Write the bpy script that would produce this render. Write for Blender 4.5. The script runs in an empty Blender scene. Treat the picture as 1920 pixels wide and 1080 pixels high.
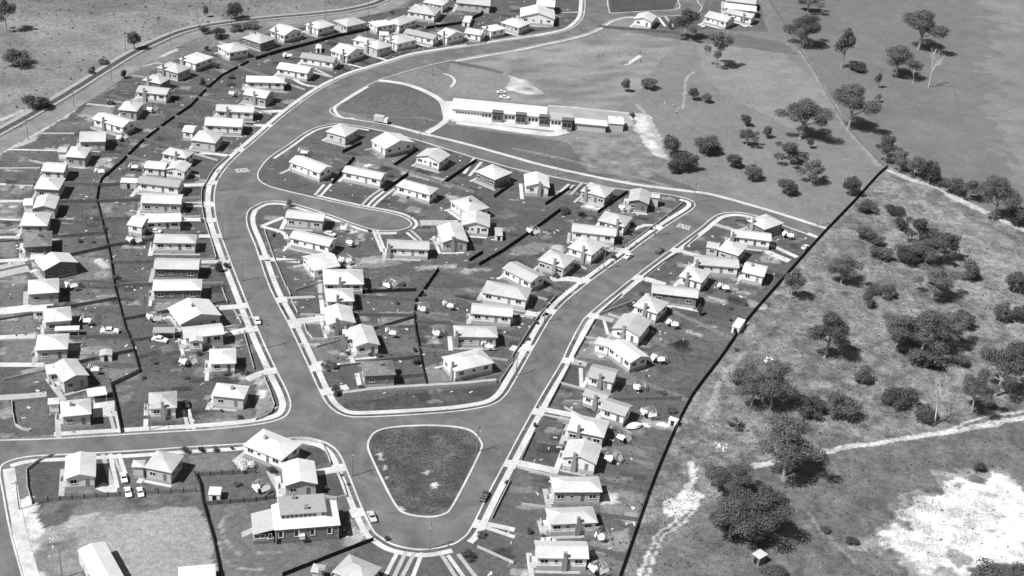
import bpy, bmesh, math, random
import numpy as np
from mathutils import Vector, Matrix
from mathutils.geometry import tessellate_polygon
sc = bpy.context.scene
C = sc.collection
random.seed(7)
rng = np.random.default_rng(7)

# ------------------------------------------------------------------ camera
F = 2600.0                       # focal length in pixels of the 1920-wide photograph
PIT = math.radians(29.0)         # looking down
ROLL = 0.088                     # verticals lean to the right in the photograph
H = 219.0                        # flying height in metres
cp, sp, cr, sr = math.cos(PIT), math.sin(PIT), math.cos(ROLL), math.sin(ROLL)
cam = bpy.data.cameras.new('camera'); camo = bpy.data.objects.new('camera', cam); C.objects.link(camo)
cam.sensor_width = 36; cam.lens = 36 * F / 1920; cam.clip_start = 1; cam.clip_end = 12000
UP = Vector((0, sp, cp)); FW = Vector((0, cp, -sp)); RX = Vector((1, 0, 0))
xa = RX * cr + UP * sr; ya = UP * cr - RX * sr; za = -FW
camo.matrix_world = Matrix(((xa.x, ya.x, za.x, 0), (xa.y, ya.y, za.y, 0), (xa.z, ya.z, za.z, H), (0, 0, 0, 1)))
sc.camera = camo

# ------------------------------------------------------------------ light
SUN_EL = math.radians(53)
SHD = Vector((math.cos(math.radians(35)), math.sin(math.radians(35)), 0)).normalized()          # shadows fall to the right and slightly away
w = bpy.data.worlds.new('World'); sc.world = w; w.use_nodes = True
nt = w.node_tree; nt.nodes.clear()
sky = nt.nodes.new('ShaderNodeTexSky'); sky.sky_type = 'NISHITA'; sky.sun_disc = False
sky.sun_elevation = SUN_EL; sky.sun_rotation = math.atan2(-SHD.x, -SHD.y)
bw = nt.nodes.new('ShaderNodeRGBToBW'); bg = nt.nodes.new('ShaderNodeBackground'); wo = nt.nodes.new('ShaderNodeOutputWorld')
nt.links.new(sky.outputs[0], bw.inputs[0]); nt.links.new(bw.outputs[0], bg.inputs[0]); nt.links.new(bg.outputs[0], wo.inputs[0])
bg.inputs[1].default_value = 0.06
sl = bpy.data.lights.new('sun', 'SUN'); sl.energy = 4.6; sl.angle = math.radians(0.5)
slo = bpy.data.objects.new('sun', sl); C.objects.link(slo)
sd = Vector((SHD.x * math.cos(SUN_EL), SHD.y * math.cos(SUN_EL), -math.sin(SUN_EL)))
slo.rotation_euler = sd.to_track_quat('-Z', 'Y').to_euler()
vs = sc.view_settings; vs.view_transform = 'Standard'; vs.look = 'None'; vs.gamma = 1; vs.exposure = 0.42; vs.use_curve_mapping = False

# ------------------------------------------------------------------ pixel <-> ground
def at(px, py, z=0.0):
    u = (px - 960) / F; v = -(py - 540) / F
    a = u * cr - v * sr; b = u * sr + v * cr
    t = (H - z) / (sp - b * cp)
    return Vector((a * t, (cp + b * sp) * t, z))
def scale_at(px, py):                                  # pixels per metre at a ground pixel
    u = (px - 960) / F; v = -(py - 540) / F
    b = u * sr + v * cr
    return F * (sp - b * cp) / H
def P(tile, s):                                        # points read off a quarter tile of the photograph
    out = []
    for q in s.split():
        x, y = map(float, q.split(','))
        if tile != 'P':
            x = int(tile[0]) * 480 + x / 4; y = int(tile[1]) * 270 + y / 4
        out.append((x, y))
    return out
def G(tile, s, z=0.0): return [at(x, y, z) for x, y in P(tile, s)]
def smooth(pts, n=4, closed=False):
    out = []; N = len(pts)
    rngN = range(N) if closed else range(N - 1)
    for i in rngN:
        if closed: p0, p1, p2, p3 = pts[i - 1], pts[i], pts[(i + 1) % N], pts[(i + 2) % N]
        else: p0, p1, p2, p3 = pts[max(i - 1, 0)], pts[i], pts[i + 1], pts[min(i + 2, N - 1)]
        for k in range(n):
            t = k / n
            d1 = (p2 - p0) * .5; d2 = (p3 - p1) * .5
            out.append(p1 * (2*t**3 - 3*t**2 + 1) + d1 * (t**3 - 2*t**2 + t) + p2 * (-2*t**3 + 3*t**2) + d2 * (t**3 - t**2))
    if not closed: out.append(pts[-1].copy())
    return out
def offset(pts, d):
    out = []
    for i, p in enumerate(pts):
        a = pts[max(i - 1, 0)]; b = pts[min(i + 1, len(pts) - 1)]
        t = (b - a); t.z = 0
        if t.length < 1e-6: t = Vector((1, 0, 0))
        t.normalize(); out.append(p + Vector((-t.y, t.x, 0)) * d)
    return out

# ------------------------------------------------------------------ materials (the picture is black and white)
MATS = {}
def mat(name, v, rough=.85, var=.15, nscale=1.2, rnd=.0, bump=0.0, metal=0, spec=.25, wave=None, big=0.0):
    if name in MATS: return MATS[name]
    m = bpy.data.materials.new(name); m.use_nodes = True; MATS[name] = m
    n = m.node_tree.nodes; l = m.node_tree.links
    bs = n['Principled BSDF']; bs.inputs['Roughness'].default_value = rough; bs.inputs['Metallic'].default_value = metal
    bs.inputs['Specular IOR Level'].default_value = spec
    tc = n.new('ShaderNodeTexCoord')
    no = n.new('ShaderNodeTexNoise'); no.inputs['Scale'].default_value = nscale; no.inputs['Detail'].default_value = 5; no.inputs['Roughness'].default_value = .65
    l.new(tc.outputs['Object'], no.inputs['Vector'])
    mr = n.new('ShaderNodeMapRange'); mr.inputs[1].default_value = .25; mr.inputs[2].default_value = .75
    mr.inputs[3].default_value = v * (1 - var); mr.inputs[4].default_value = v * (1 + var)
    l.new(no.outputs[0], mr.inputs[0]); cur = mr.outputs[0]
    if rnd:
        oi = n.new('ShaderNodeObjectInfo'); r2 = n.new('ShaderNodeMapRange')
        r2.inputs[3].default_value = 1 - rnd; r2.inputs[4].default_value = 1 + rnd
        l.new(oi.outputs['Random'], r2.inputs[0])
        mu = n.new('ShaderNodeMath'); mu.operation = 'MULTIPLY'; l.new(cur, mu.inputs[0]); l.new(r2.outputs[0], mu.inputs[1]); cur = mu.outputs[0]
    if big:
        nb = n.new('ShaderNodeTexNoise'); nb.inputs['Scale'].default_value = .12; nb.inputs['Detail'].default_value = 3
        l.new(tc.outputs['Object'], nb.inputs['Vector'])
        r3 = n.new('ShaderNodeMapRange'); r3.inputs[1].default_value = .3; r3.inputs[2].default_value = .7; r3.inputs[3].default_value = 1 - big; r3.inputs[4].default_value = 1 + big
        l.new(nb.outputs[0], r3.inputs[0])
        mu = n.new('ShaderNodeMath'); mu.operation = 'MULTIPLY'; l.new(cur, mu.inputs[0]); l.new(r3.outputs[0], mu.inputs[1]); cur = mu.outputs[0]
    cc = n.new('ShaderNodeCombineColor')
    for i in range(3): l.new(cur, cc.inputs[i])
    l.new(cc.outputs[0], bs.inputs['Base Color'])
    if wave:
        wv = n.new('ShaderNodeTexWave'); wv.bands_direction = wave[0]; wv.inputs['Scale'].default_value = wave[1]
        l.new(tc.outputs['Object'], wv.inputs['Vector'])
        bp = n.new('ShaderNodeBump'); bp.inputs['Strength'].default_value = wave[2]; bp.inputs['Distance'].default_value = .03
        l.new(wv.outputs['Fac'], bp.inputs['Height']); l.new(bp.outputs[0], bs.inputs['Normal'])
    elif bump:
        bp = n.new('ShaderNodeBump'); bp.inputs['Strength'].default_value = bump; bp.inputs['Distance'].default_value = .1
        l.new(no.outputs[0], bp.inputs['Height']); l.new(bp.outputs[0], bs.inputs['Normal'])
    return m
M_road = mat('asphalt', .132, .9, .20, 1.6, bump=.2, big=.17)
n = M_road.node_tree.nodes; l = M_road.node_tree.links
bs_ = n['Principled BSDF']; src = bs_.inputs['Base Color'].links[0].from_socket
g_ = n.new('ShaderNodeNewGeometry'); st = n.new('ShaderNodeTexNoise'); st.inputs['Scale'].default_value = .09; st.inputs['Detail'].default_value = 8; st.inputs['Roughness'].default_value = .72; st.inputs['Distortion'].default_value = 1.5
l.new(g_.outputs['Position'], st.inputs['Vector'])
rp = n.new('ShaderNodeMapRange'); rp.inputs[1].default_value = .35; rp.inputs[2].default_value = .65; rp.inputs[3].default_value = .78; rp.inputs[4].default_value = 1.22
l.new(st.outputs[0], rp.inputs[0]); mx = n.new('ShaderNodeVectorMath'); mx.operation = 'SCALE'; l.new(src, mx.inputs[0]); l.new(rp.outputs[0], mx.inputs['Scale']); l.new(mx.outputs[0], bs_.inputs['Base Color'])
M_conc = mat('concrete', .50, .9, .24, .9, bump=.15, big=.18)
M_concg = mat('old_concrete', .36, .9, .22, .7, bump=.2)
M_gravel = mat('gravel', .48, .95, .3, .5, bump=.4, big=.15)
M_track = mat('ballast', .3, .95, .25, .6, bump=.4)
M_sleeper = mat('sleeper_timber', .05, .9, .3, 2)
M_paint = mat('road_paint', .5, .8, .45, 1.5)
R_white = mat('white_sheet_roof', .60, .7, .10, .6, rnd=.06, wave=('X', 1.6, .3), big=.06)
R_light = mat('light_sheet_roof', .47, .7, .13, .7, rnd=.16, big=.1, wave=('X', 1.6, .3))
R_grey = mat('grey_tile_roof', .33, .85, .12, .9, rnd=.08)
R_dark = mat('dark_tile_roof', .17, .9, .55, 1.3, bump=.6)
W_white = mat('white_weatherboard', .82, .75, .06, .7, rnd=.05, wave=('Z', 1.1, .35))
W_cream = mat('cream_weatherboard', .52, .8, .08, .7, rnd=.1, wave=('Z', 1.1, .35))
W_brick = mat('brick_wall', .47, .9, .2, 4, rnd=.15, bump=.3)
W_dark = mat('dark_brick_wall', .17, .9, .25, 4, rnd=.15, bump=.3)
W_stone = mat('stone_wall', .2, .95, .55, 2.2, bump=.8)
M_found = mat('foundation_brick', .4, .9, .2, 4, rnd=.2, bump=.3)
M_trim = mat('white_trim', .72, .6, .05, 2)
M_chim = mat('chimney_brick', .28, .9, .25, 4, rnd=.2, bump=.3)
M_glass = mat('window_glass', .02, .08, .2, 1, spec=.6)
M_door = mat('door_paint', .2, .6, .2, 2, rnd=.5)
M_pal = mat('dark_paling', .032, .95, .4, 1.2)
M_palg = mat('grey_paling', .17, .95, .4, 1.2, rnd=.2)
M_wire = mat('pale_fence_rail', .45, .85, .25, 1.5, rnd=.15)
M_pole = mat('pole_timber', .22, .9, .25, 1)
M_bark = mat('pale_bark', .32, .9, .35, 1.2)
M_deadw = mat('bleached_wood', .55, .9, .2, 1.2)
M_leaf = mat('gum_foliage', .115, .8, .5, .5, rnd=.3)
M_leaf2 = mat('dark_foliage', .092, .8, .5, .6, rnd=.3)
M_bushl = mat('shrub_foliage', .09, .85, .5, 1.5, rnd=.35)
M_scrub = mat('scrub_tuft', .06, .9, .5, .1)
M_cloth = mat('white_laundry', .8, .9, .08, 2)
M_metal = mat('galvanised_metal', .4, .5, .1, 2)
M_carw = mat('white_car_paint', .75, .3, .04, 1, spec=.5)
M_carl = mat('pale_car_paint', .5, .3, .05, 1, spec=.5)
M_card = mat('dark_car_paint', .06, .3, .1, 1, spec=.5)
M_tyre = mat('tyre_rubber', .02, .9, .2, 2)
M_rock = mat('pale_rock', .55, .95, .2, 1, bump=.5)
M_skin = mat('skin', .35, .7, .05, 2)
M_clw = mat('white_clothes', .75, .9, .05, 2)
M_cld = mat('dark_clothes', .05, .9, .1, 2)
M_flower = mat('white_blossom', .75, .9, .3, 2)

# ------------------------------------------------------------------ mesh helpers
class MB:
    def __init__(s): s.v = []; s.f = []; s.mi = []
    def quad(s, a, b, c, d, m=0):
        i = len(s.v); s.v += [tuple(a), tuple(b), tuple(c), tuple(d)]; s.f.append((i, i+1, i+2, i+3)); s.mi.append(m)
    def tri(s, a, b, c, m=0):
        i = len(s.v); s.v += [tuple(a), tuple(b), tuple(c)]; s.f.append((i, i+1, i+2)); s.mi.append(m)
    def box(s, x0, x1, y0, y1, z0, z1, m=0):
        i = len(s.v)
        s.v += [(x0,y0,z0),(x1,y0,z0),(x1,y1,z0),(x0,y1,z0),(x0,y0,z1),(x1,y0,z1),(x1,y1,z1),(x0,y1,z1)]
        for f in ((0,3,2,1),(4,5,6,7),(0,1,5,4),(1,2,6,5),(2,3,7,6),(3,0,4,7)): s.f.append(tuple(i + k for k in f)); s.mi.append(m)
    def obox(s, c, u, hu, hv, z0, z1):                  # oriented box, u unit vector in plan
        v = Vector((-u.y, u.x, 0)); i = len(s.v)
        for z in (z0, z1):
            for a, b in ((-1,-1),(1,-1),(1,1),(-1,1)):
                p = c + u * (a * hu) + v * (b * hv); s.v.append((p.x, p.y, z))
        for f in ((0,3,2,1),(4,5,6,7),(0,1,5,4),(1,2,6,5),(2,3,7,6),(3,0,4,7)): s.f.append(tuple(i + k for k in f)); s.mi.append(0)
    def tube(s, a, b, ra, rb, n=6, m=0):
        a = Vector(a); b = Vector(b); d = (b - a).normalized()
        x = d.orthogonal().normalized(); y = d.cross(x); i = len(s.v)
        for p, r in ((a, ra), (b, rb)):
            for k in range(n):
                q = p + (x * math.cos(2*math.pi*k/n) + y * math.sin(2*math.pi*k/n)) * r; s.v.append(tuple(q))
        for k in range(n): s.f.append((i+k, i+(k+1) % n, i+n+(k+1) % n, i+n+k)); s.mi.append(m)
        s.f.append(tuple(i+n+k for k in range(n))); s.mi.append(m)
        s.f.append(tuple(i+n-1-k for k in range(n))); s.mi.append(m)
    def mesh(s, name, mats):
        me = bpy.data.meshes.new(name); me.from_pydata(s.v, [], s.f)
        for m in (mats if isinstance(mats, (list, tuple)) else [mats]): me.materials.append(m)
        if any(s.mi): me.polygons.foreach_set('material_index', s.mi)
        me.update(); return me
    def build(s, name, mats, parent=None): return ob(name, s.mesh(name, mats), parent)
def ob(name, me, parent=None, loc=None, rz=None, scale=None):
    o = bpy.data.objects.new(name, me); C.objects.link(o)
    if parent: o.parent = parent
    if loc is not None: o.location = loc
    if rz is not None: o.rotation_euler = (0, 0, rz)
    if scale is not None: o.scale = scale
    return o
def tag(o, label=None, cat=None, group=None, kind=None):
    if label: o['label'] = label
    if cat: o['category'] = cat
    if group: o['group'] = group
    if kind: o['kind'] = kind
    return o
def empty(name, loc=(0, 0, 0), rz=0):
    o = bpy.data.objects.new(name, None); C.objects.link(o); o.location = loc; o.rotation_euler = (0, 0, rz); o.empty_display_size = .5
    return o
ORD = 'first second third fourth fifth sixth seventh eighth ninth tenth eleventh twelfth thirteenth fourteenth fifteenth sixteenth seventeenth eighteenth nineteenth twentieth'.split()
def nth(i):
    i += 1
    if i <= 20: return ORD[i - 1]
    return '%d%s' % (i, {1: 'st', 2: 'nd', 3: 'rd'}.get(i % 10, 'th') if i % 100 not in (11, 12, 13) else 'th')

# ------------------------------------------------------------------ road edges read off the photograph
E_left = P('P', '-120,832 -60,829 0,827 100,824 250,815 400,806 490,796 532,784 546,764 541,738 520,695 490,630 455,545 426,470 409,420 403,383 405,352 416,328 440,299 480,264 540,212 605,166 660,140 692,130 737,116 777,104 830,95 900,85 960,76 1010,69 1060,59 1082,47 1095,30 1098,0 1099,-50')
E_topisl = P('P', '1136,-50 1138,0 1141,18 1148,25 1200,22 1262,19 1276,12 1272,0 1268,-50')
E_topr = P('P', '1298,-50 1306,0 1315,13 1309,23 1290,27 1260,30 1200,31')
E_park = P('P', '1200,31 1170,32 1143,39 1120,53 1085,67 1022,81 960,94 900,104 850,113 810,121 737,141 708,151 685,162 655,180 630,197 618,206 622,214 640,221 700,230 730,236 787,251 870,271 960,296 1010,310 1085,327 1185,347 1285,360 1335,367 1440,396 1547,430')
E_stub = P('P', '1534,446 1470,423 1430,408 1385,398 1350,401 1330,412 1310,429 1247,475 1200,510 1160,542 1102,590 1085,612 1065,650 1050,682 1017,737 978,806 945,868 915,924 882,990 865,1010 842,1022 792,1030 742,1022 715,1007 700,993 680,952 660,902 640,855 620,834 590,823 555,820 500,827 450,832 350,838 250,845 137,851 60,855 15,865 -2,882 4,925 18,1000 40,1080 62,1150')
E_inner = P('P', '505,295 542,270 567,252 590,240 615,234 640,232 695,241 760,256 830,277 885,294 925,305 960,315 1035,331 1110,346 1175,356 1240,363 1280,370 1299,377 1304,386 1295,396 1260,418 1222,444 1172,481 1135,508 1100,534 1060,567 1034,597 1010,637 978,694 962,722 949,742 930,757 900,766 830,775 692,783 645,780 617,763 600,737 575,682 542,612 505,540 478,462 464,428 461,408 466,394 480,385 495,379 517,377 547,381 610,400 655,416 687,427 712,432 742,432 764,427 770,418 752,406 715,397 675,390 590,371 542,360 505,350 487,340 482,329 487,316')
E_tri = P('P', '692,822 688,836 692,852 712,895 740,948 762,965 805,971 835,965 850,950 880,894 902,848 905,832 892,813 868,802 810,797 740,800 706,808')
def W_(pts, z=0): return [at(x, y, z) for x, y in pts]
outer = smooth(W_(E_left), 4) + smooth(W_(E_topisl), 4) + smooth(W_(E_topr), 4)[:-1] + smooth(W_(E_park), 4) + smooth(W_(E_stub), 4) + [at(-140, 1150)]
innr = smooth(W_(E_inner), 4, True); tri_ = smooth(W_(E_tri), 4, True)

# ------------------------------------------------------------------ ground
def fine(a, b, s0, s1):
    v = [a]
    while v[-1] < b: v.append(v[-1] + s0 + (s1 - s0) * (v[-1] - a) / (b - a))
    return v
gx = [-9000, -4000, -2000, -1000, -600, -450] + fine(-340, 340, .85, .85) + [450, 600, 1000, 2000, 4000, 9000]
gy = [-6000, -2000, -500, 0, 120, 180] + fine(222, 820, .6, 1.25) + [900, 1050, 1400, 2200, 4000, 9000]
gx = np.array(gx, float); gy = np.array(gy, float)
X, Y = np.meshgrid(gx, gy); NX, NY = len(gx), len(gy)
xf, yf = X.ravel(), Y.ravel()
def vnoise(x, y, s, seed):
    r = np.random.default_rng(seed); T = r.random((256, 256))
    x = x / s; y = y / s; xi = np.floor(x).astype(int); yi = np.floor(y).astype(int); fx = x - xi; fy = y - yi
    fx = fx * fx * (3 - 2 * fx); fy = fy * fy * (3 - 2 * fy)
    g = lambda a, b: T[a % 256, b % 256]
    return (g(xi, yi) * (1 - fx) + g(xi + 1, yi) * fx) * (1 - fy) + (g(xi, yi + 1) * (1 - fx) + g(xi + 1, yi + 1) * fx) * fy
def fbm(s, seed, o=4):
    t = 0; a = 1; n = 0
    for k in range(o): t = t + a * vnoise(xf, yf, s / 2 ** k, seed + k); n += a; a *= .55
    return t / n
n_big, n_mid, n_fine, n_str = fbm(60, 1), fbm(14, 11), fbm(4, 21, 3), vnoise(xf * .35 + yf * .2, yf * 1.0 - xf * .5, 5, 31)
wx = (fbm(9, 41, 3) - .5); wy = (fbm(9, 51, 3) - .5)
tone = .15 * (.8 + .4 * n_big) * (.85 + .3 * n_mid)
def inpoly(poly, warp=0.0):
    px = np.array([p[0] for p in poly]); py = np.array([p[1] for p in poly])
    sel = np.where((xf > px.min() - 9) & (xf < px.max() + 9) & (yf > py.min() - 9) & (yf < py.max() + 9))[0]
    x = xf[sel] + wx[sel] * warp; y = yf[sel] + wy[sel] * warp
    ins = np.zeros(len(sel), bool); j = len(px) - 1
    for i in range(len(px)):
        c = ((py[i] > y) != (py[j] > y))
        with np.errstate(divide='ignore', invalid='ignore'): ins ^= c & (x < (px[j] - px[i]) * (y - py[i]) / (py[j] - py[i] + 1e-12) + px[i])
        j = i
    return sel[ins]
rough = np.full_like(xf, .75)
def paint(tile, s, v, warp=0, mix=1.0, nz=None, na=0.0, pts=None, rg_=None):
    poly = [(p.x, p.y) for p in (pts or G(tile, s))]
    k = inpoly(poly, warp)
    val = v * (1 + (0 if nz is None else na * (nz[k] - .5) * 2))
    tone[k] = tone[k] * (1 - mix) + val * mix
    if rg_ is not None: rough[k] = rg_
def stroke(tile, s, wm, v, warp=1.5, mix=1.0, nz=None, na=0.0):
    p = smooth(G(tile, s), 4); l = offset(p, wm / 2); r = offset(p, -wm / 2)
    paint(None, None, v, warp, mix, nz, na, pts=l + r[::-1])
# the open country
paint('P', '-400,-300 700,-300 760,0 640,30 400,80 250,135 130,200 0,290 -400,500', .17, 6, 1, n_mid, .45, None, 1.0)
paint('P', '-100,-100 500,-100 430,45 300,60 180,40 60,20 -100,10', .12, 12, .6, n_mid, .3)
paint('P', '60,25 400,20 420,45 250,95 180,120 60,110', .20, 14, .6, n_mid, .4)
paint('P', '1440,-300 2500,-300 2500,480 1920,420 1800,370 1665,315 1600,250 1560,190 1490,90 1440,0', .145, 4, 1, n_mid, .14, None, .4)
paint('P', '1830,-100 2400,-100 2400,480 1960,420 1850,260 1870,120', .185, 30, .7, n_mid, .3)
paint('P', '1060,60 1180,35 1320,60 1450,85 1500,95 1560,190 1600,250 1660,315 1545,432 1440,392 1285,358 1085,325 960,294 870,268 790,250 850,113 960,95', .17, 3, 1, n_mid, .14, None, .5)
paint('P', '870,115 1000,92 1180,60 1290,75 1240,110 1200,170 1150,215 1040,200 940,190 900,160', .195, 5, .9, n_str, .3)
paint('P', '1300,65 1450,85 1540,160 1560,190 1500,250 1400,200 1320,150', .205, 5, .8, n_str, .1)
paint('P', '1180,60 1300,50 1470,80 1500,105 1400,90 1290,78', .11, 2, .8, n_mid, .2)
paint('P', '790,252 830,232 1040,262 1080,270 1170,300 1285,345 1320,360 1085,325 960,294', .105, 3, 1, n_mid, .25)
paint('P', '1060,262 1180,240 1240,270 1250,320 1190,340 1100,318', .18, 6, .9, n_fine, .5)
paint('P', '1290,330 1420,330 1545,400 1545,430 1440,392', .18, 5, .8, n_mid, .3)
paint('P', '1185,210 1215,215 1240,260 1250,300 1225,290 1195,245', .42, 4, .8, n_fine, .6)
paint('P', '945,140 985,150 1020,175 985,178 950,165', .42, 10, .75, n_fine, .7)
paint('P', '838,150 850,112 960,135 945,190 840,178', .19, 3, .9, n_mid, .1)
paint('P', '742,142 815,122 850,150 830,172 790,165', .17, 3, .9, n_mid, .15)
paint('P', '632,206 650,188 690,163 715,153 750,158 800,172 828,190 835,215 825,232 790,246 730,233', .105, 1, 1, n_mid, .2)
# the scrubby paddock right of the long dark fence
paint('P', '1663,316 1800,372 1920,425 2500,560 2500,1500 1100,1500 1163,1080 1225,900 1265,800 1295,745 1395,608 1500,487 1600,380', .15, 4, 1, n_fine, .6, None, 1.35)
paint('P', '1640,350 1800,400 1930,470 1920,640 1780,560 1650,470', .19, 16, .6, n_fine, .45)
paint('P', '1290,750 1420,600 1560,640 1780,740 1920,770 1920,820 1600,830 1400,870 1240,880', .14, 10, .7, n_fine, .6)
paint('P', '1410,860 1540,848 1760,815 1930,785 2400,900 2400,1500 1150,1500 1215,1080 1330,950', .118, 5, 1, n_fine, .35, None, .9)
paint('P', '1170,1080 1240,920 1320,900 1330,960 1230,1080', .13, 8, .7, n_fine, .4)
paint('P', '1615,1015 1665,958 1712,920 1765,905 1830,875 1880,866 1950,900 2050,930 2050,1140 1700,1075 1650,1045', .27, 22, .6, n_fine, .8)
paint('P', '1640,1010 1680,970 1720,935 1770,920 1830,890 1875,878 1925,905 2050,940 2050,1120 1900,1048 1870,1060 1830,1060 1790,1075 1700,1050', .56, 15, .95, n_fine, .5, None, 1.0)
for q_ in range(16): stroke('P', '%d,%d %d,%d' % (1690 + q_ * 14, 1000 - q_ * 5 + (q_ * 37) % 60, 1712 + q_ * 14, 1006 - q_ * 5 + (q_ * 37) % 60), .8, .22, 3, .7, n_fine, .5)
paint('P', '1640,1010 1680,970 1720,940 1740,1000 1780,1060 1700,1050', .5, 14, .6, n_fine, .6)
paint('P', '1780,1038 1810,1028 1832,1045 1825,1058 1790,1062', .2, 8, .9, n_fine, .4)
paint('P', '1690,1040 1740,1050 1790,1078 1730,1100 1680,1060', .35, 10, .6, n_fine, .7)
paint('P', '1800,1100 1850,1060 1950,1045 2000,1150 1800,1150', .09, 5, .9, n_fine, .5)
paint('P', '1880,875 1930,895 1935,930 1905,905', .14, 3, .9, n_fine, .3)
for s, wm in (('1293,868 1302,900', 2.2), ('1300,935 1272,970 1240,1000 1215,1035 1195,1085', 1.2), ('1312,935 1300,955 1280,978 1252,1005 1230,1038 1210,1085', 1.0), ('1410,876 1480,857 1545,846 1640,832 1770,812 1860,795 1960,772', 2.6), ('1535,848 1560,842', 3.5),
              ('1780,805 1840,785 1930,770', 1.2)):
    stroke('P', s, wm * .75, .46, 3, .85, n_fine, .5)
paint('P', '1250,930 1290,910 1310,895 1318,905 1300,945 1270,965 1262,945', .5, 10, .9, n_fine, .5)
stroke('P', '1663,317 1700,332 1760,352 1830,388 1900,420 1980,450', 4.5, .38, 4, .8, n_fine, .4)
stroke('P', '1500,93 1530,140 1555,185 1590,240 1650,312', 2.2, .24, 2, .8)
stroke('P', '1190,195 1215,225 1245,290', 2, .3, 3, .8)
stroke('P', '1278,205 1285,180 1285,150 1300,135', 1.2, .3, 2, .8)
stroke('P', '1400,800 1440,850 1470,900', 2, .24, 3, .7)
stroke('P', '1320,790 1360,700 1400,660', 1.6, .28, 3, .7)
stroke('P', '1515,960 1560,1010 1610,1060', 1.0, .22, 3, .7)
# the housing
RES = .088
def res(s, v=RES): paint('P', s, v, 0, 1, n_mid, .22)
resA = '-80,330 0,300 60,262 150,198 250,148 330,112 400,88 480,66 560,52 640,38 700,28 760,14 800,-40 1085,-40 1085,30 1060,52 830,88 692,122 605,158 480,256 405,345 398,420 450,545 540,740 530,778 490,790 0,822 -80,826'
res(resA); RESA = G('P', resA)
RESN = G('P', '1345,404 1435,408 1534,446 1500,487 1395,608 1352,670 1295,745 1265,800 1225,900 1195,985 1150,1120 800,1120 795,1030 865,1012 975,812 1065,655 1160,545 1247,478')
k = inpoly([(p.x, p.y) for p in innr], 0); tone[k] = RES * (1 + .44 * (n_mid[k] - .5))
res('1345,404 1435,408 1534,446 1500,487 1395,608 1352,670 1295,745 1265,800 1225,900 1195,985 1150,1120 800,1120 795,1030 865,1012 975,812 1065,655 1160,545 1247,478', .095)
res('60,858 450,836 620,838 700,1000 745,1025 795,1034 795,1120 400,1120 60,1120', .1)
paint('P', '640,790 690,788 930,770 955,735 940,720 800,735 645,755', .07, 1, 1, n_fine, .4)
k = inpoly([(p.x, p.y) for p in tri_], 0); tone[k] = .085 * (1 + .9 * (n_fine[k] - .5))
for q_ in ('709,850 718,848 722,862 712,860', '718,872 724,870 726,880 719,880', '722,890 730,892 727,900 722,898', '804,908 816,904 824,910 812,917 806,913', '792,886 806,884 803,892 794,891', '745,948 756,950 758,958 748,956'): paint('P', q_, .5, 2, .85, n_fine, .4)
paint('P', '1145,24 1262,18 1270,0 1268,-50 1140,-50', .07, 0, 1, n_mid, .2)
paint('P', '1200,32 1310,24 1325,0 1420,0 1430,30 1440,60 1310,55 1190,52', .1, 1, 1, n_mid, .3)
paint('P', '60,1000 150,965 280,952 378,955 395,1000 400,1100 40,1100', .25, 3, 1, n_mid, .1)
paint('P', '20,960 60,930 80,990 60,1050 110,1100 20,1100', .5, 6, .9, n_fine, .5)
paint('P', '60,960 120,930 300,925 378,940 300,960 150,975', .12, 6, .9, n_fine, .8)
paint('P', '70,1020 140,1000 150,1040 180,1090 90,1090', .14, 9, .6, n_fine, .8)
paint('P', '120,965 180,960 170,985 110,992', .36, 6, .6, n_fine, .4)
paint('P', '395,950 470,945 480,1010 640,1030 700,1000 660,1040 560,1090 410,1090', .13, 3, 1, n_mid, .3)
paint('P', '640,975 690,960 700,1000 660,1020', .3, 6, .8, n_fine, .6)
stroke('03', '1760,600 1680,640 1655,690 1690,790 1740,870 1810,925', .7, .3, 2, .7, n_fine, .5); stroke('03', '1615,800 1650,930 1720,990 1830,1025 1960,1035', .7, .28, 2, .7, n_fine, .5); stroke('13', '0,905 90,910 200,900', 1.2, .26, 3, .7, n_fine, .5)
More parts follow.
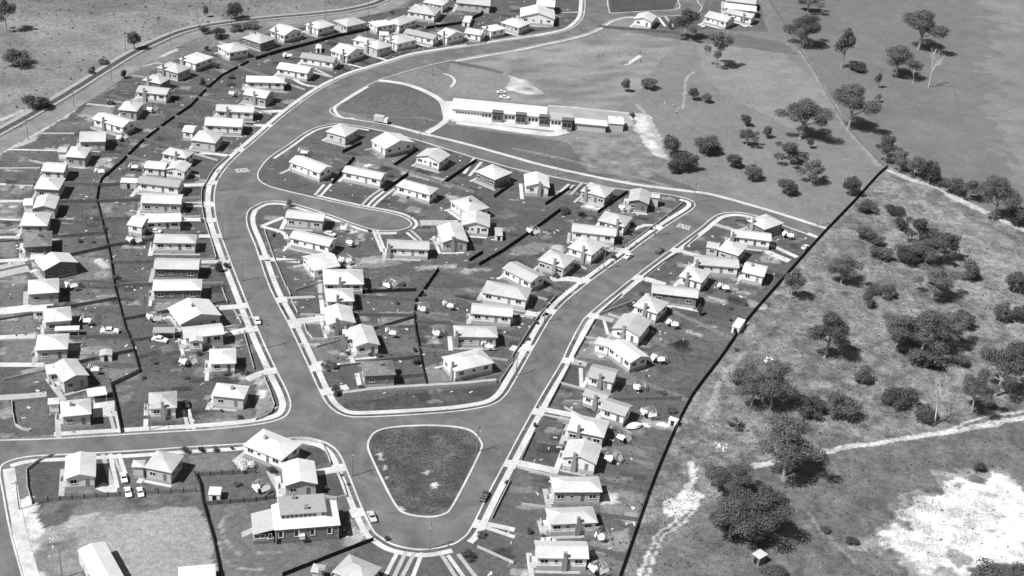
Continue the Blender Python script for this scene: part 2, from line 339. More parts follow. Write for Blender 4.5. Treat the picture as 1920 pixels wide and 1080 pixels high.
# isolated lawns, beds and bare earth in the yards
LAWN = []
for tile, s, v in (
    ('02', '20,400 270,400 270,555 10,555', .10), ('02', '0,195 240,195 270,350 0,355', .105), ('02', '0,0 180,0 190,130 0,150', .085), ('02', '10,610 340,600 420,790 20,790', .06),
    ('02', '530,400 960,395 1010,560 580,565', .095), ('02', '520,195 880,195 940,320 600,330', .085), ('02', '530,0 850,0 880,150 520,150', .085), ('02', '720,600 1040,600 1050,680 760,720', .11),
    ('02', '100,860 340,840 380,950 350,1050 130,1050', .085), ('02', '900,930 1080,930 1110,990 1370,1010 1370,1050 920,1050', .06), ('02', '1480,930 1900,920 1900,1000 1480,1040', .10),
    ('01', '580,840 820,870 840,1010 560,1020', .12), ('01', '430,660 770,650 800,830 500,840', .075), ('01', '540,200 740,200 720,400 520,410', .075), ('01', '10,60 430,60 300,170 10,170', .075),
    ('01', '0,190 300,190 250,290 0,290', .08), ('01', '0,330 240,330 180,400 0,410', .09), ('01', '0,720 120,720 110,850 0,850', .12), ('01', '0,450 170,450 130,550 0,550', .11), ('01', '0,990 190,990 190,1080 0,1080', .10),
    ('01', '740,430 1020,430 1000,540 800,560', .1), ('00', '350,930 690,900 690,960 450,990', .09), ('00', '640,800 840,800 850,860 560,880', .14), ('00', '880,600 1060,570 1000,670 850,690', .07), ('00', '1000,520 1160,510 1060,590 950,570', .09),
    ('12', '290,260 360,260 420,390 640,390 700,540 520,560 430,560', .085), ('12', '930,180 1170,180 1180,300 930,310', .14), ('12', '1280,0 1690,0 1620,90 1250,90', .085), ('12', '940,350 1180,340 1230,490 960,480', .085), ('12', '1210,330 1450,330 1430,480 1240,490', .055),
    ('12', '460,610 690,560 700,720 520,770', .055), ('12', '1100,540 1230,540 1250,650 1080,660', .07), ('12', '1250,600 1400,550 1480,680 1350,720 1270,710', .16), ('12', '0,660 70,680 140,890 0,980', .2),
    ('11', '120,220 460,290 480,330 430,350 240,310 130,260', .06), ('11', '540,310 900,360 780,430 520,370', .055), ('11', '960,420 1180,460 1140,500 920,455', .06), ('11', '1200,500 1500,470 1560,570 1250,575', .085),
    ('11', '320,30 640,60 600,90 380,75', .075), ('11', '760,90 1150,100 1030,170 760,130', .1), ('11', '1080,180 1440,270 1380,290 1100,230', .32), ('11', '620,870 960,830 1100,900 900,930 700,930', .17), ('11', '640,560 800,640 720,680 600,640', .12),
    ('11', '1180,920 1500,900 1500,930 1200,950', .24), ('11', '0,440 220,440 210,540 80,610 0,600', .06),
    ('21', '1040,560 850,760 700,700 900,560', .06), ('21', '150,540 620,540 640,600 440,620 420,760 80,760 60,700', .07), ('21', '0,780 160,740 400,760 380,830 0,830', .13), ('21', '940,560 1020,600 900,720 800,700', .09),
    ('21', '1440,650 1620,640 1560,720 1400,700', .055), ('21', '1340,720 1540,740 1440,800 1280,780', .06), ('21', '1110,910 1250,940 1240,1050 1010,1010', .06), ('21', '1200,850 1360,870 1310,910 1150,890', .06),
    ('22', '680,170 880,200 800,270 660,220', .15), ('22', '620,260 790,270 760,370 550,370', .06), ('22', '540,390 700,400 700,540 480,520', .13), ('22', '440,590 510,600 510,740 370,710', .05), ('22', '360,740 560,780 560,930 290,880', .06),
    ('22', '240,960 480,990 400,1080 200,1080', .06), ('22', '850,560 1500,600 1300,800 1000,700 870,640', .075), ('22', '1100,300 1650,330 1560,480 1100,400', .085), ('22', '1200,100 1700,120 1640,250 1240,200', .06),
    ('23', '160,60 400,90 340,260 80,210', .055), ('23', '20,310 250,330 240,480 0,460', .075), ('23', '760,100 1080,120 1050,280 740,160', .11), ('23', '700,400 1000,480 920,700 660,600', .13), ('23', '600,900 830,960 800,1080 620,1060', .10), ('23', '0,500 230,560 200,640 0,600', .07), ('23', '640,790 880,720 860,900 700,880', .2),
    ('03', '210,290 380,190 540,180 490,420 440,500 250,510', .06), ('03', '930,330 1000,280 1000,370 950,380', .08), ('03', '1420,190 1800,110 1740,280 1450,290', .11), ('03', '1500,340 1920,340 1920,500 1540,530', .07),
    ('13', '360,110 500,130 550,230 440,260', .05), ('13', '490,330 610,320 670,480 520,480', .05), ('13', '1780,540 1920,380 1920,720 1760,650', .065), ('13', '900,850 1060,890 980,1060 760,960', .075), ('13', '1260,920 1390,930 1490,1080 1180,1080', .07), ('13', '1650,760 1920,790 1920,980 1680,870', .065),
    ('10', '870,380 640,420 760,480 980,460', .07), ('20', '760,150 900,140 900,190 720,200', .13)):
    paint(tile, s, v * (1.38 if v < .15 else 1.1), 1.0, .9, n_mid, .28)
for tile, s, v, wm in (('10', '1440,460 1500,470 1600,490 1750,520 1850,550', .08, 4), ('21', '0,30 300,90 700,190 1200,320', .22, 1.6), ('21', '0,100 400,200 800,280 1300,350', .24, 2.0), ('20', '600,200 900,220 1200,245 1250,255', .09, 4),
                    ('10', '600,840 900,870 1240,880', .17, 1.0), ('10', '1240,880 1400,920', .17, 1.0), ('10', '400,765 560,795', .2, 1)):
    stroke(tile, s, wm, v, 1.5, .8, n_fine, .3)
tone *= (.86 + .28 * n_fine)
me = bpy.data.meshes.new('ground')
co = np.stack([xf, yf, np.zeros_like(xf)], 1).astype(np.float32)
idx = np.arange(NX * NY).reshape(NY, NX)
q = np.stack([idx[:-1, :-1], idx[:-1, 1:], idx[1:, 1:], idx[1:, :-1]], -1).reshape(-1, 4)
me.vertices.add(len(co)); me.vertices.foreach_set('co', co.ravel())
me.loops.add(q.size); me.loops.foreach_set('vertex_index', q.ravel().astype(np.int32))
me.polygons.add(len(q)); me.polygons.foreach_set('loop_start', (np.arange(len(q)) * 4).astype(np.int32))
me.attributes.new('tone', 'FLOAT', 'POINT'); me.attributes.new('rough', 'FLOAT', 'POINT'); GROUND = me
me.update(calc_edges=True)
gm = bpy.data.materials.new('grassland'); gm.use_nodes = True; n = gm.node_tree.nodes; l = gm.node_tree.links
bs = n['Principled BSDF']; bs.inputs['Roughness'].default_value = .95; bs.inputs['Specular IOR Level'].default_value = .1
a = n.new('ShaderNodeAttribute'); a.attribute_name = 'tone'
geo = n.new('ShaderNodeNewGeometry')
n1 = n.new('ShaderNodeTexNoise'); n1.inputs['Scale'].default_value = .55; n1.inputs['Detail'].default_value = 6; n1.inputs['Roughness'].default_value = .75
n2 = n.new('ShaderNodeTexNoise'); n2.inputs['Scale'].default_value = 2.2; n2.inputs['Detail'].default_value = 4; n2.inputs['Roughness'].default_value = .7
for k_ in (n1, n2): l.new(geo.outputs['Position'], k_.inputs['Vector'])
r1 = n.new('ShaderNodeMapRange'); r1.inputs[1].default_value = .25; r1.inputs[2].default_value = .75; r1.inputs[3].default_value = .45; r1.inputs[4].default_value = 1.6; l.new(n1.outputs[0], r1.inputs[0])
r2 = n.new('ShaderNodeMapRange'); r2.inputs[1].default_value = .25; r2.inputs[2].default_value = .75; r2.inputs[3].default_value = .6; r2.inputs[4].default_value = 1.45; l.new(n2.outputs[0], r2.inputs[0])
m1 = n.new('ShaderNodeMath'); m1.operation = 'MULTIPLY'; l.new(r1.outputs[0], m1.inputs[0]); l.new(r2.outputs[0], m1.inputs[1])
ar = n.new('ShaderNodeAttribute'); ar.attribute_name = 'rough'
ms_ = n.new('ShaderNodeMath'); ms_.operation = 'SUBTRACT'; ms_.inputs[1].default_value = 1; l.new(m1.outputs[0], ms_.inputs[0])
mx_ = n.new('ShaderNodeMath'); mx_.operation = 'MULTIPLY_ADD'; mx_.inputs[2].default_value = 1; l.new(ms_.outputs[0], mx_.inputs[0]); l.new(ar.outputs['Fac'], mx_.inputs[1])
m2 = n.new('ShaderNodeMath'); m2.operation = 'MULTIPLY'; l.new(mx_.outputs[0], m2.inputs[0]); l.new(a.outputs['Fac'], m2.inputs[1])
mm = n.new('ShaderNodeMath'); mm.operation = 'MINIMUM'; mm.inputs[1].default_value = .88; l.new(m2.outputs[0], mm.inputs[0])
cc = n.new('ShaderNodeCombineColor')
for i in range(3): l.new(mm.outputs[0], cc.inputs[i])
l.new(cc.outputs[0], bs.inputs['Base Color'])
bp = n.new('ShaderNodeBump'); bp.inputs['Strength'].default_value = .6; bp.inputs['Distance'].default_value = .35
l.new(n1.outputs[0], bp.inputs['Height']); l.new(bp.outputs[0], bs.inputs['Normal'])
me.materials.append(gm)
tag(ob('ground', me), kind='structure')

# ------------------------------------------------------------------ roads, kerbs, footpaths
def poly_sheet(name, loops, z, m, parent=None, kind='structure'):
    loops = [[Vector((p.x, p.y, 0)) for p in lp] for lp in loops]
    tris = tessellate_polygon(loops); flat = [p for lp in loops for p in lp]
    b = MB(); b.v = [(p.x, p.y, z) for p in flat]; b.f = []
    for t in tris:
        a_, b_, c_ = (flat[i] for i in t)
        b.f.append(tuple(t) if (b_ - a_).cross(c_ - a_).z > 0 else tuple(t[::-1]))
    b.mi = [0] * len(b.f)
    o = b.build(name, m, parent)
    if kind and not parent: o['kind'] = kind
    return o
road = poly_sheet('road', [outer, innr, tri_], .02, M_road)
NR = [0]
def ribbon(name, pts, o1, o2, z0, z1, m, parent=None, kind='structure'):
    NR[0] += 1
    if parent is None: z1 = z1 + (NR[0] % 23) * .0035
    A = offset(pts, o1); B = offset(pts, o2)
    if o1 > o2: A, B = B, A
    b = MB()
    for i in range(len(pts) - 1):
        a0, a1, b0, b1 = A[i], A[i+1], B[i], B[i+1]
        t = lambda p, z: (p.x, p.y, z)
        b.quad(t(b0, z1), t(b1, z1), t(a1, z1), t(a0, z1)) if False else b.quad(t(a0, z1), t(a1, z1), t(b1, z1), t(b0, z1))
        if z1 - z0 > .03:
            b.quad(t(a0, z0), t(a1, z0), t(a1, z1), t(a0, z1)); b.quad(t(b1, z0), t(b0, z0), t(b0, z1), t(b1, z1))
    # make the top face up
    for i, f in enumerate(b.f):
        p, q_, r_ = (Vector(b.v[k]) for k in f[:3])
    o = b.build(name, m, parent)
    if kind and not parent: o['kind'] = kind
    return o
def sub(pts, i, j): return [at(x, y) for x, y in pts[i:j]]
kerbs = [(E_left, 1), (E_topisl, 1), (E_topr, 1), (E_park, 1), (E_stub, 1)]
for pts, s in kerbs: ribbon('kerb', smooth(W_(pts), 4), 0, .45 * s, 0, .14, M_conc)
ribbon('kerb', smooth(W_(E_inner), 4, True) + [at(*E_inner[0])], 0, -.45, 0, .14, M_conc)
ribbon('kerb', smooth(W_(E_tri), 4, True) + [at(*E_tri[0])], 0, .55, 0, .14, M_conc)
def path(tile, s, wm, m=None, z=.03, name='footpath', sm=4): return ribbon(name, smooth(G(tile, s), sm), -wm / 2, wm / 2, 0, z, m or M_conc)
def along(pts, i, j, o1, o2, m=None, name='footpath'): return ribbon(name, smooth(W_(pts[i:j]), 5), o1, o2, 0, .03, m or M_conc)
along(E_left, 3, 34, 1.5, 3.3)
along(E_inner, 27, 45, -1.5, -3.2)
along(E_inner, 16, 28, -1.6, -3.2)
along(E_inner, 44, 54, -1.4, -2.9)
along(E_inner, 54, 60, -1.5, -2.6)
along(E_inner, 0, 7, -1.5, -2.6)
along(E_inner, 64, 77, -1.2, -2.2)
along(E_stub, 1, 20, 1.6, 3.3)
along(E_stub, 20, 38, 1.5, 3.0)
along(E_stub, 38, 47, .9, 3.8, M_gravel)
along(E_park, 0, 9, 1.0, 2.2)
along(E_park, 19, 30, .6, 1.8, M_gravel)
path('10', '840,650 700,735 590,810 640,880 740,890', 1.3)
path('10', '920,605 1020,615 1150,640 1290,695 1390,760 1420,850 1425,900 1380,940 1280,1000', 2.6)
path('10', '1430,760 1450,820 1490,900', 6, name='school_forecourt')
path('10', '1400,550 1460,570 1490,610 1460,655', 1.2)
# crossings and drives
def pip(p, poly):
    ins = False; j = len(poly) - 1
    for i in range(len(poly)):
        if (poly[i].y > p.y) != (poly[j].y > p.y) and p.x < (poly[j].x - poly[i].x) * (p.y - poly[i].y) / (poly[j].y - poly[i].y) + poly[i].x: ins = not ins
        j = i
    return ins
def on_road(p): return pip(p, outer) and not pip(p, innr) and not pip(p, tri_)
DR = """01;1740,90 1560,70 1500,75;2.0
01;1640,300 1380,310;2.6
01;1600,440 1390,440;1.2
01;1600,466 1400,466;1.2
01;1640,568 1380,566;2.6
01;1670,692 1490,690;2.4
01;1720,882 1510,884;2.4
02;1860,135 1640,150;2.8
02;1940,295 1680,350;2.8
12;150,620 40,640 -70,690;2.6
02;-60,180 100,165 240,150;4.2
02;-60,378 270,364;3.0
02;-60,575 330,578;2.2
02;-20,825 200,812 350,796;2.6
01;-40,430 180,432;2.4
01;-40,302 250,306;1.6
01;-40,702 130,700;1.6
01;-40,968 100,935 205,915;8
01;-40,880 210,868;2.2
01;-40,562 160,568;1.6
01;-40,182 300,180;1.0
01;60,42 440,50;1.2
02;820,930 862,1085;1.0
02;866,925 905,1085;1.0
02;1376,915 1412,1060;1.0
02;1412,910 1452,1060;1.0
02;700,900 860,890;9
12;160,78 430,66;1.6
12;240,262 520,222;3.4
12;390,595 510,560;2.6
12;500,780 690,742;2.6
11;60,862 330,880;2.6
11;40,618 200,665 230,715;1.6
11;40,618 210,550;1.6
11;510,305 440,385;1.0
11;565,300 480,395;1.0
11;945,335 850,400 790,465;1.0
11;970,350 890,410 830,475;1.0
11;1040,335 930,420 870,480;1.0
11;880,650 945,810;1.0
11;910,650 965,800;1.0
11;1130,665 1215,735;1.0
11;1165,650 1245,725;1.0
11;1230,592 1520,592;4
11;1640,105 1560,225;1.2
11;1690,135 1600,240;1.2
21;455,275 360,360;1.0
21;490,282 400,365;1.0
21;525,292 440,380;1.0
21;1120,618 1000,610 890,650;1.8
21;850,800 730,790;3.4
21;550,1030 420,1010 290,1015;3.4
21;1230,790 1420,845 1560,850;2.2
21;1510,600 1650,640;2.4
21;930,990 1150,1055;2.8
22;300,170 200,200 100,185;3.0
22;110,480 -10,445;3.0
22;590,205 760,245;2.6
22;370,530 560,575;2.8
22;200,905 490,960;2.4
22;240,950 480,1000;1.0
23;10,225 340,295;2.6
23;40,262 300,330;1.0
13;1690,680 1940,735;1.6
13;1690,705 1940,790;1.2
13;1065,895 965,1090;1.0
13;1125,900 1035,1090;1.0
13;1190,905 1095,1090;1.0
13;1245,905 1175,1090;1.0
13;1395,925 1500,1090;1.0
13;1440,925 1560,1090;1.0
13;1515,915 1650,1090;1.0
13;660,270 540,290 440,310;2.6
13;100,290 200,480;1.8
03;770,165 850,430;1.1
03;825,165 880,420;1.1
03;890,165 945,330;1.1
03;845,170 920,330;.9
03;740,400 800,425 880,425;3
10;640,470 830,515;1.2
10;280,590 360,635 490,655;1.5
10;20,840 290,830;2.6
10;-20,940 180,945;2.4
10;440,515 570,580;1.6
10;880,420 1000,460;1.4
20;540,90 380,95;1.0
20;1100,130 1150,200;1.4
20;1150,125 1210,200;1.4
31;120,605 370,700;2.0
31;-10,745 220,850;2.0
31;-10,810 160,880;3.0
00;650,780 860,800;2.0
00;260,1000 560,1000;1.2
00;1060,500 1180,470;1.2
22;690,245 720,350;1.0
22;515,600 520,745;1.2
22;1170,130 1400,175;1.0
13;330,250 440,330;.8"""
for ln in DR.split('\n'):
    t, s, wd = ln.split(';')
    pp = smooth(G(t, s), 3)
    while len(pp) > 2 and on_road(pp[0]): pp = pp[1:]
    while len(pp) > 2 and on_road(pp[-1]): pp = pp[:-1]
    wd = float(wd)
    ribbon('driveway' if wd > 1.3 else 'driveway_strip', pp, -wd / 2, wd / 2, 0, .03, M_conc if random.random() < .65 else M_concg)
    continue
    path(t, s, float(wd), M_conc if random.random() < .7 else M_concg, .034 + random.random() * .02, 'driveway' if float(wd) > 1.3 else 'driveway_strip', 3)
# crossing slabs between kerb and footpath
KL = [(smooth(W_(E_left), 6), 1), (smooth(W_(E_stub), 6), 1), (smooth(W_(E_inner), 6, True), -1)]
def crossing(p, wd=3.4):
    best = min(((q - p).length, k, i) for k, (pl, sg) in enumerate(KL) for i, q in enumerate(pl))
    pl, sg = KL[best[1]]; i = best[2]; a_, b_ = pl[max(i - 2, 0)], pl[min(i + 2, len(pl) - 1)]; t = (b_ - a_).normalized(); nrm = Vector((-t.y, t.x, 0)) * sg
    c_ = pl[i]; b = MB(); z = .16 + (NR[0] % 5) * .004; NR[0] += 1
    for d0, d1, z0, z1 in ((.02, .6, .06, z), (.6, 3.6, z, z)):
        q = [c_ - t * wd / 2 + nrm * d0, c_ + t * wd / 2 + nrm * d0, c_ + t * wd / 2 + nrm * d1, c_ - t * wd / 2 + nrm * d1]; zz = [z0, z0, z1, z1]
        v = [(p_.x, p_.y, h) for p_, h in zip(q, zz)]
        b.quad(*(v if sg > 0 else v[::-1]))
    o = b.build('crossing_slab', M_conc); o['kind'] = 'structure'
for t, s in (('01', '1770,60 1830,10'), ('01', '1600,270 1600,320'), ('01', '1575,425 1580,475'), ('01', '1600,540 1620,590'), ('01', '1640,665 1665,715'), ('02', '1830,110 1870,165'), ('02', '1880,270 1920,330'), ('12', '90,600 140,680'),
             ('12', '150,60 180,110'), ('12', '230,230 280,300'), ('12', '370,570 440,620'), ('12', '490,760 540,800'), ('11', '30,840 70,890'), ('22', '250,200 330,150'), ('22', '60,500 130,430'), ('22', '600,170 540,240'), ('22', '400,500 330,580'), ('22', '220,870 160,960'), ('21', '900,780 830,840'), ('21', '1150,600 1090,660'), ('21', '1280,760 1200,830'), ('21', '580,1010 520,1060'), ('21', '960,960 880,1030'), ('13', '1720,620 1640,740'), ('13', '620,230 700,330'), ('13', '780,540 830,660'), ('23', '40,190 -20,290')):
    a_, b_ = G(t, s); crossing((a_ + b_) / 2)
# school word painted on the road
def word(tile, s, hm):
    a_, b_ = G(tile, s); cu = bpy.data.curves.new('t', 'FONT'); cu.body = 'SCHOOL'; cu.size = 1; cu.offset = .035; cu.align_x = 'CENTER'; cu.align_y = 'CENTER'
    o = bpy.data.objects.new('t', cu); C.objects.link(o); dg = bpy.context.evaluated_depsgraph_get(); dg.update()
    m_ = bpy.data.meshes.new_from_object(o.evaluated_get(dg)); bpy.data.objects.remove(o)
    m_.materials.clear(); m_.materials.append(M_paint)
    x = [v.co.x for v in m_.vertices]; wd = max(x) - min(x); d = b_ - a_
    r = ob('road_marking', m_, None, ((a_ + b_) / 2 + Vector((0, 0, .03))), math.atan2(d.y, d.x), (d.length / wd, hm, 1))
    tag(r, kind='structure')
word('P', '442,321 467,318', 4.6); word('P', '1270,422 1294,429', 4.6)
# dirt road and railway on the far side
rl = smooth(G('P', '-90,298 0,248 60,215 130,174 200,130 250,100 300,76 350,57 420,44 500,35 600,26 660,18 720,0 760,-40'), 5)
ribbon('railway_bed', rl, -2.6, 3.4, 0, .25, M_track)
ribbon('access_road', rl, -11.5, -4.2, 0, .05, mat('packed_earth', .2, .95, .2, .4, bump=.3, big=.2))
stroke('P', '-60,318 0,282 48,266 85,234 120,211 160,181 200,159 230,139 270,114 310,99 335,92', 4.2, .42, 4, .85, n_fine, .5)
stroke('P', '400,62 470,52 560,42 640,33 690,22 730,6 750,-10', 2.2, .38, 3, .8, n_fine, .5)
stroke('P', '-60,262 0,225 60,202 110,180', 3.0, .36, 4, .8, n_fine, .5)
tr = empty('railway_track', rl[0]); tag(tr, 'single railway track curving along the top left edge of the estate', 'railway')
b = MB(); d = 0
for i in range(len(rl) - 1):
    seg = rl[i+1] - rl[i]; L = seg.length; u = seg.normalized(); k = 0
    while k < L: b.obox(rl[i] + u * k, u, .2, 1.3, .25, .36); k += .7
s_ = b.build('sleeper', M_sleeper, tr); s_.matrix_parent_inverse = Matrix.Translation(-rl[0]); s_['kind'] = 'stuff'
for o_ in (-.55, .55):
    r_ = ribbon('rail', rl, o_ - .05, o_ + .05, .36, .5, mat('rusty_rail', .12, .5, .2, 1), tr); r_.matrix_parent_inverse = Matrix.Translation(-rl[0])
# school playground and cricket pitch
o = poly_sheet('playground', [G('P', '1026,199 1065,202 1178,213 1188,228 1186,236 1160,240 1140,236 1080,222 1030,214')], .035, mat('playground_asphalt', .3, .9, .12, .4, bump=.1, big=.1))
ribbon('playground_kerb', G('P', '1028,199 1065,201.5 1178,213 1186,227'), -.4, .4, 0, .3, M_conc)
ribbon('school_path', smooth(G('P', '856,229 910,236 970,245 1030,252 1050,249 1062,246'), 3), -2.2, 2.2, 0, .12, M_conc)
poly_sheet('cricket_pitch', [G('20', '840,488 870,492 978,420 950,413')], .03, M_conc)

# ------------------------------------------------------------------ houses
WIN = {}
def win_mesh(wd, ht):
    k = (wd, ht)
    if k not in WIN:
        b = MB(); t = .09
        b.box(-wd/2, wd/2, -.03, .07, ht/2 - t, ht/2); b.box(-wd/2, wd/2, -.03, .12, -ht/2 - .03, -ht/2 + t)
        b.box(-wd/2, -wd/2 + t, -.03, .07, -ht/2 + t, ht/2 - t); b.box(wd/2 - t, wd/2, -.03, .07, -ht/2 + t, ht/2 - t)
        if wd > 1.5: b.box(-.05, .05, -.03, .06, -ht/2 + t, ht/2 - t)
        f = b.mesh('window', M_trim); b = MB(); b.box(-wd/2 + .05, wd/2 - .05, -.02, .03, -ht/2 + .05, ht/2 - .05)
        WIN[k] = (f, b.mesh('pane', M_glass))
    return WIN[k]
dm = MB(); dm.box(-.45, .45, -.03, .06, -1.0, 1.05); DOOR = dm.mesh('door', M_door)
dm = MB(); dm.box(.28, .36, .06, .1, -.06, .06); KNOB = dm.mesh('handle', M_metal)
def add_window(parent, p, ang, wd, ht):
    f, g = win_mesh(wd, ht); o = ob('window', f, parent, p, ang); ob('pane', g, o); return o
def fit(a, b, c):
    ab = b - a; bc = c - b; ab.z = bc.z = 0
    a1 = math.atan2(ab.y, ab.x); a2 = math.atan2(bc.y, bc.x) - math.pi / 2
    while a2 - a1 > math.pi / 2: a2 -= math.pi
    while a2 - a1 < -math.pi / 2: a2 += math.pi
    ang = (a1 * ab.length + a2 * bc.length) / (ab.length + bc.length)
    u = Vector((math.cos(ang), math.sin(ang), 0)); v = Vector((-u.y, u.x, 0))
    d = c - a; L = max(abs(d.dot(u)), .97 * ab.length); Wd = max(abs(d.dot(v)), .92 * bc.length)
    ctr = (a + c) / 2; return ctr, ang, L, Wd
RM = {'w': R_white, 'l': R_light, 'g': R_grey, 'd': R_dark}
WM = {'w': W_white, 'c': W_cream, 'b': W_brick, 'k': W_dark}
def roof_mesh(L, Wd, typ, pitch, m, th=.16):
    """roof centred on the origin, eave plane at z=0; 'a' ridge along x, 'b' ridge along y"""
    hx, hy = L / 2, Wd / 2; b = MB()
    if typ == 's':
        b.box(-hx, hx, -hy, hy, -.02, th); return b.mesh('roof', m), 0
    if typ == 'h':
        if L >= Wd: h = hy * pitch; r0, r1 = Vector((-(hx - hy * .95), 0, h)), Vector((hx - hy * .95, 0, h))
        else: h = hx * pitch; r0, r1 = Vector((0, -(hy - hx * .95), h)), Vector((0, hy - hx * .95, h))
        c = [Vector((-hx, -hy, 0)), Vector((hx, -hy, 0)), Vector((hx, hy, 0)), Vector((-hx, hy, 0))]
        if L >= Wd:
            b.quad(c[0], c[1], r1, r0); b.quad(c[2], c[3], r0, r1); b.tri(c[1], c[2], r1); b.tri(c[3], c[0], r0)
        else:
            b.quad(c[1], c[2], r1, r0); b.quad(c[3], c[0], r0, r1); b.tri(c[0], c[1], r0); b.tri(c[2], c[3], r1)
        b.quad(c[3], c[2], c[1], c[0])
        for i in range(4):
            p, q_ = c[i], c[(i+1) % 4]; dz = Vector((0, 0, -th)); b.quad(p + dz, q_ + dz, q_, p)
        cz = [p + Vector((0, 0, -th)) for p in c]; b.quad(cz[3], cz[2], cz[1], cz[0])
        return b.mesh('roof', m), h
    if typ == 'a': ex, ey, h = hx, hy, hy * pitch; T = lambda x, y, z: (x, y, z)
    else: ex, ey, h = hy, hx, hx * pitch; T = lambda x, y, z: (-y, x, z)
    for s in (-1, 1):
        A, B_, Cc, D = (-ex, s * ey, 0), (ex, s * ey, 0), (ex, 0, h), (-ex, 0, h)
        up = lambda p, dz: T(p[0], p[1], p[2] + dz)
        if s < 0: b.quad(up(A, 0), up(B_, 0), up(Cc, 0), up(D, 0)); b.quad(up(D, -th), up(Cc, -th), up(B_, -th), up(A, -th)); b.quad(up(A, -th), up(B_, -th), up(B_, 0), up(A, 0))
        else: b.quad(up(B_, 0), up(A, 0), up(D, 0), up(Cc, 0)); b.quad(up(A, -th), up(B_, -th), up(Cc, -th), up(D, -th)); b.quad(up(B_, -th), up(A, -th), up(A, 0), up(B_, 0))
        for X_, (p, q_) in ((1, (B_, Cc)), (-1, (A, D))):
            a4 = [up(p, -th), up(q_, -th), up(q_, 0), up(p, 0)]
            if X_ * s > 0: a4 = a4[::-1]
            b.quad(*a4)
    return b.mesh('roof', m), h
def wall_mesh(L, Wd, z0, z1, typ, h, ov, m, roofL, roofW):
    hx, hy = L / 2, Wd / 2; b = MB()
    c = [(-hx, -hy), (hx, -hy), (hx, hy), (-hx, hy)]
    for i in range(4):
        p, q_ = c[i], c[(i+1) % 4]; b.quad((*p, z0), (*q_, z0), (*q_, z1), (*p, z1))
    if typ == 'a':
        k = h * (1 - 0) - .17
        b.tri((hx, -hy, z1), (hx, hy, z1), (hx, 0, z1 + k)); b.tri((-hx, hy, z1), (-hx, -hy, z1), (-hx, 0, z1 + k))
    if typ == 'b':
        k = h - .17
        b.tri((-hx, -hy, z1), (hx, -hy, z1), (0, -hy, z1 + k)); b.tri((hx, hy, z1), (-hx, hy, z1), (0, hy, z1 + k))
    return b.mesh('wall', m)
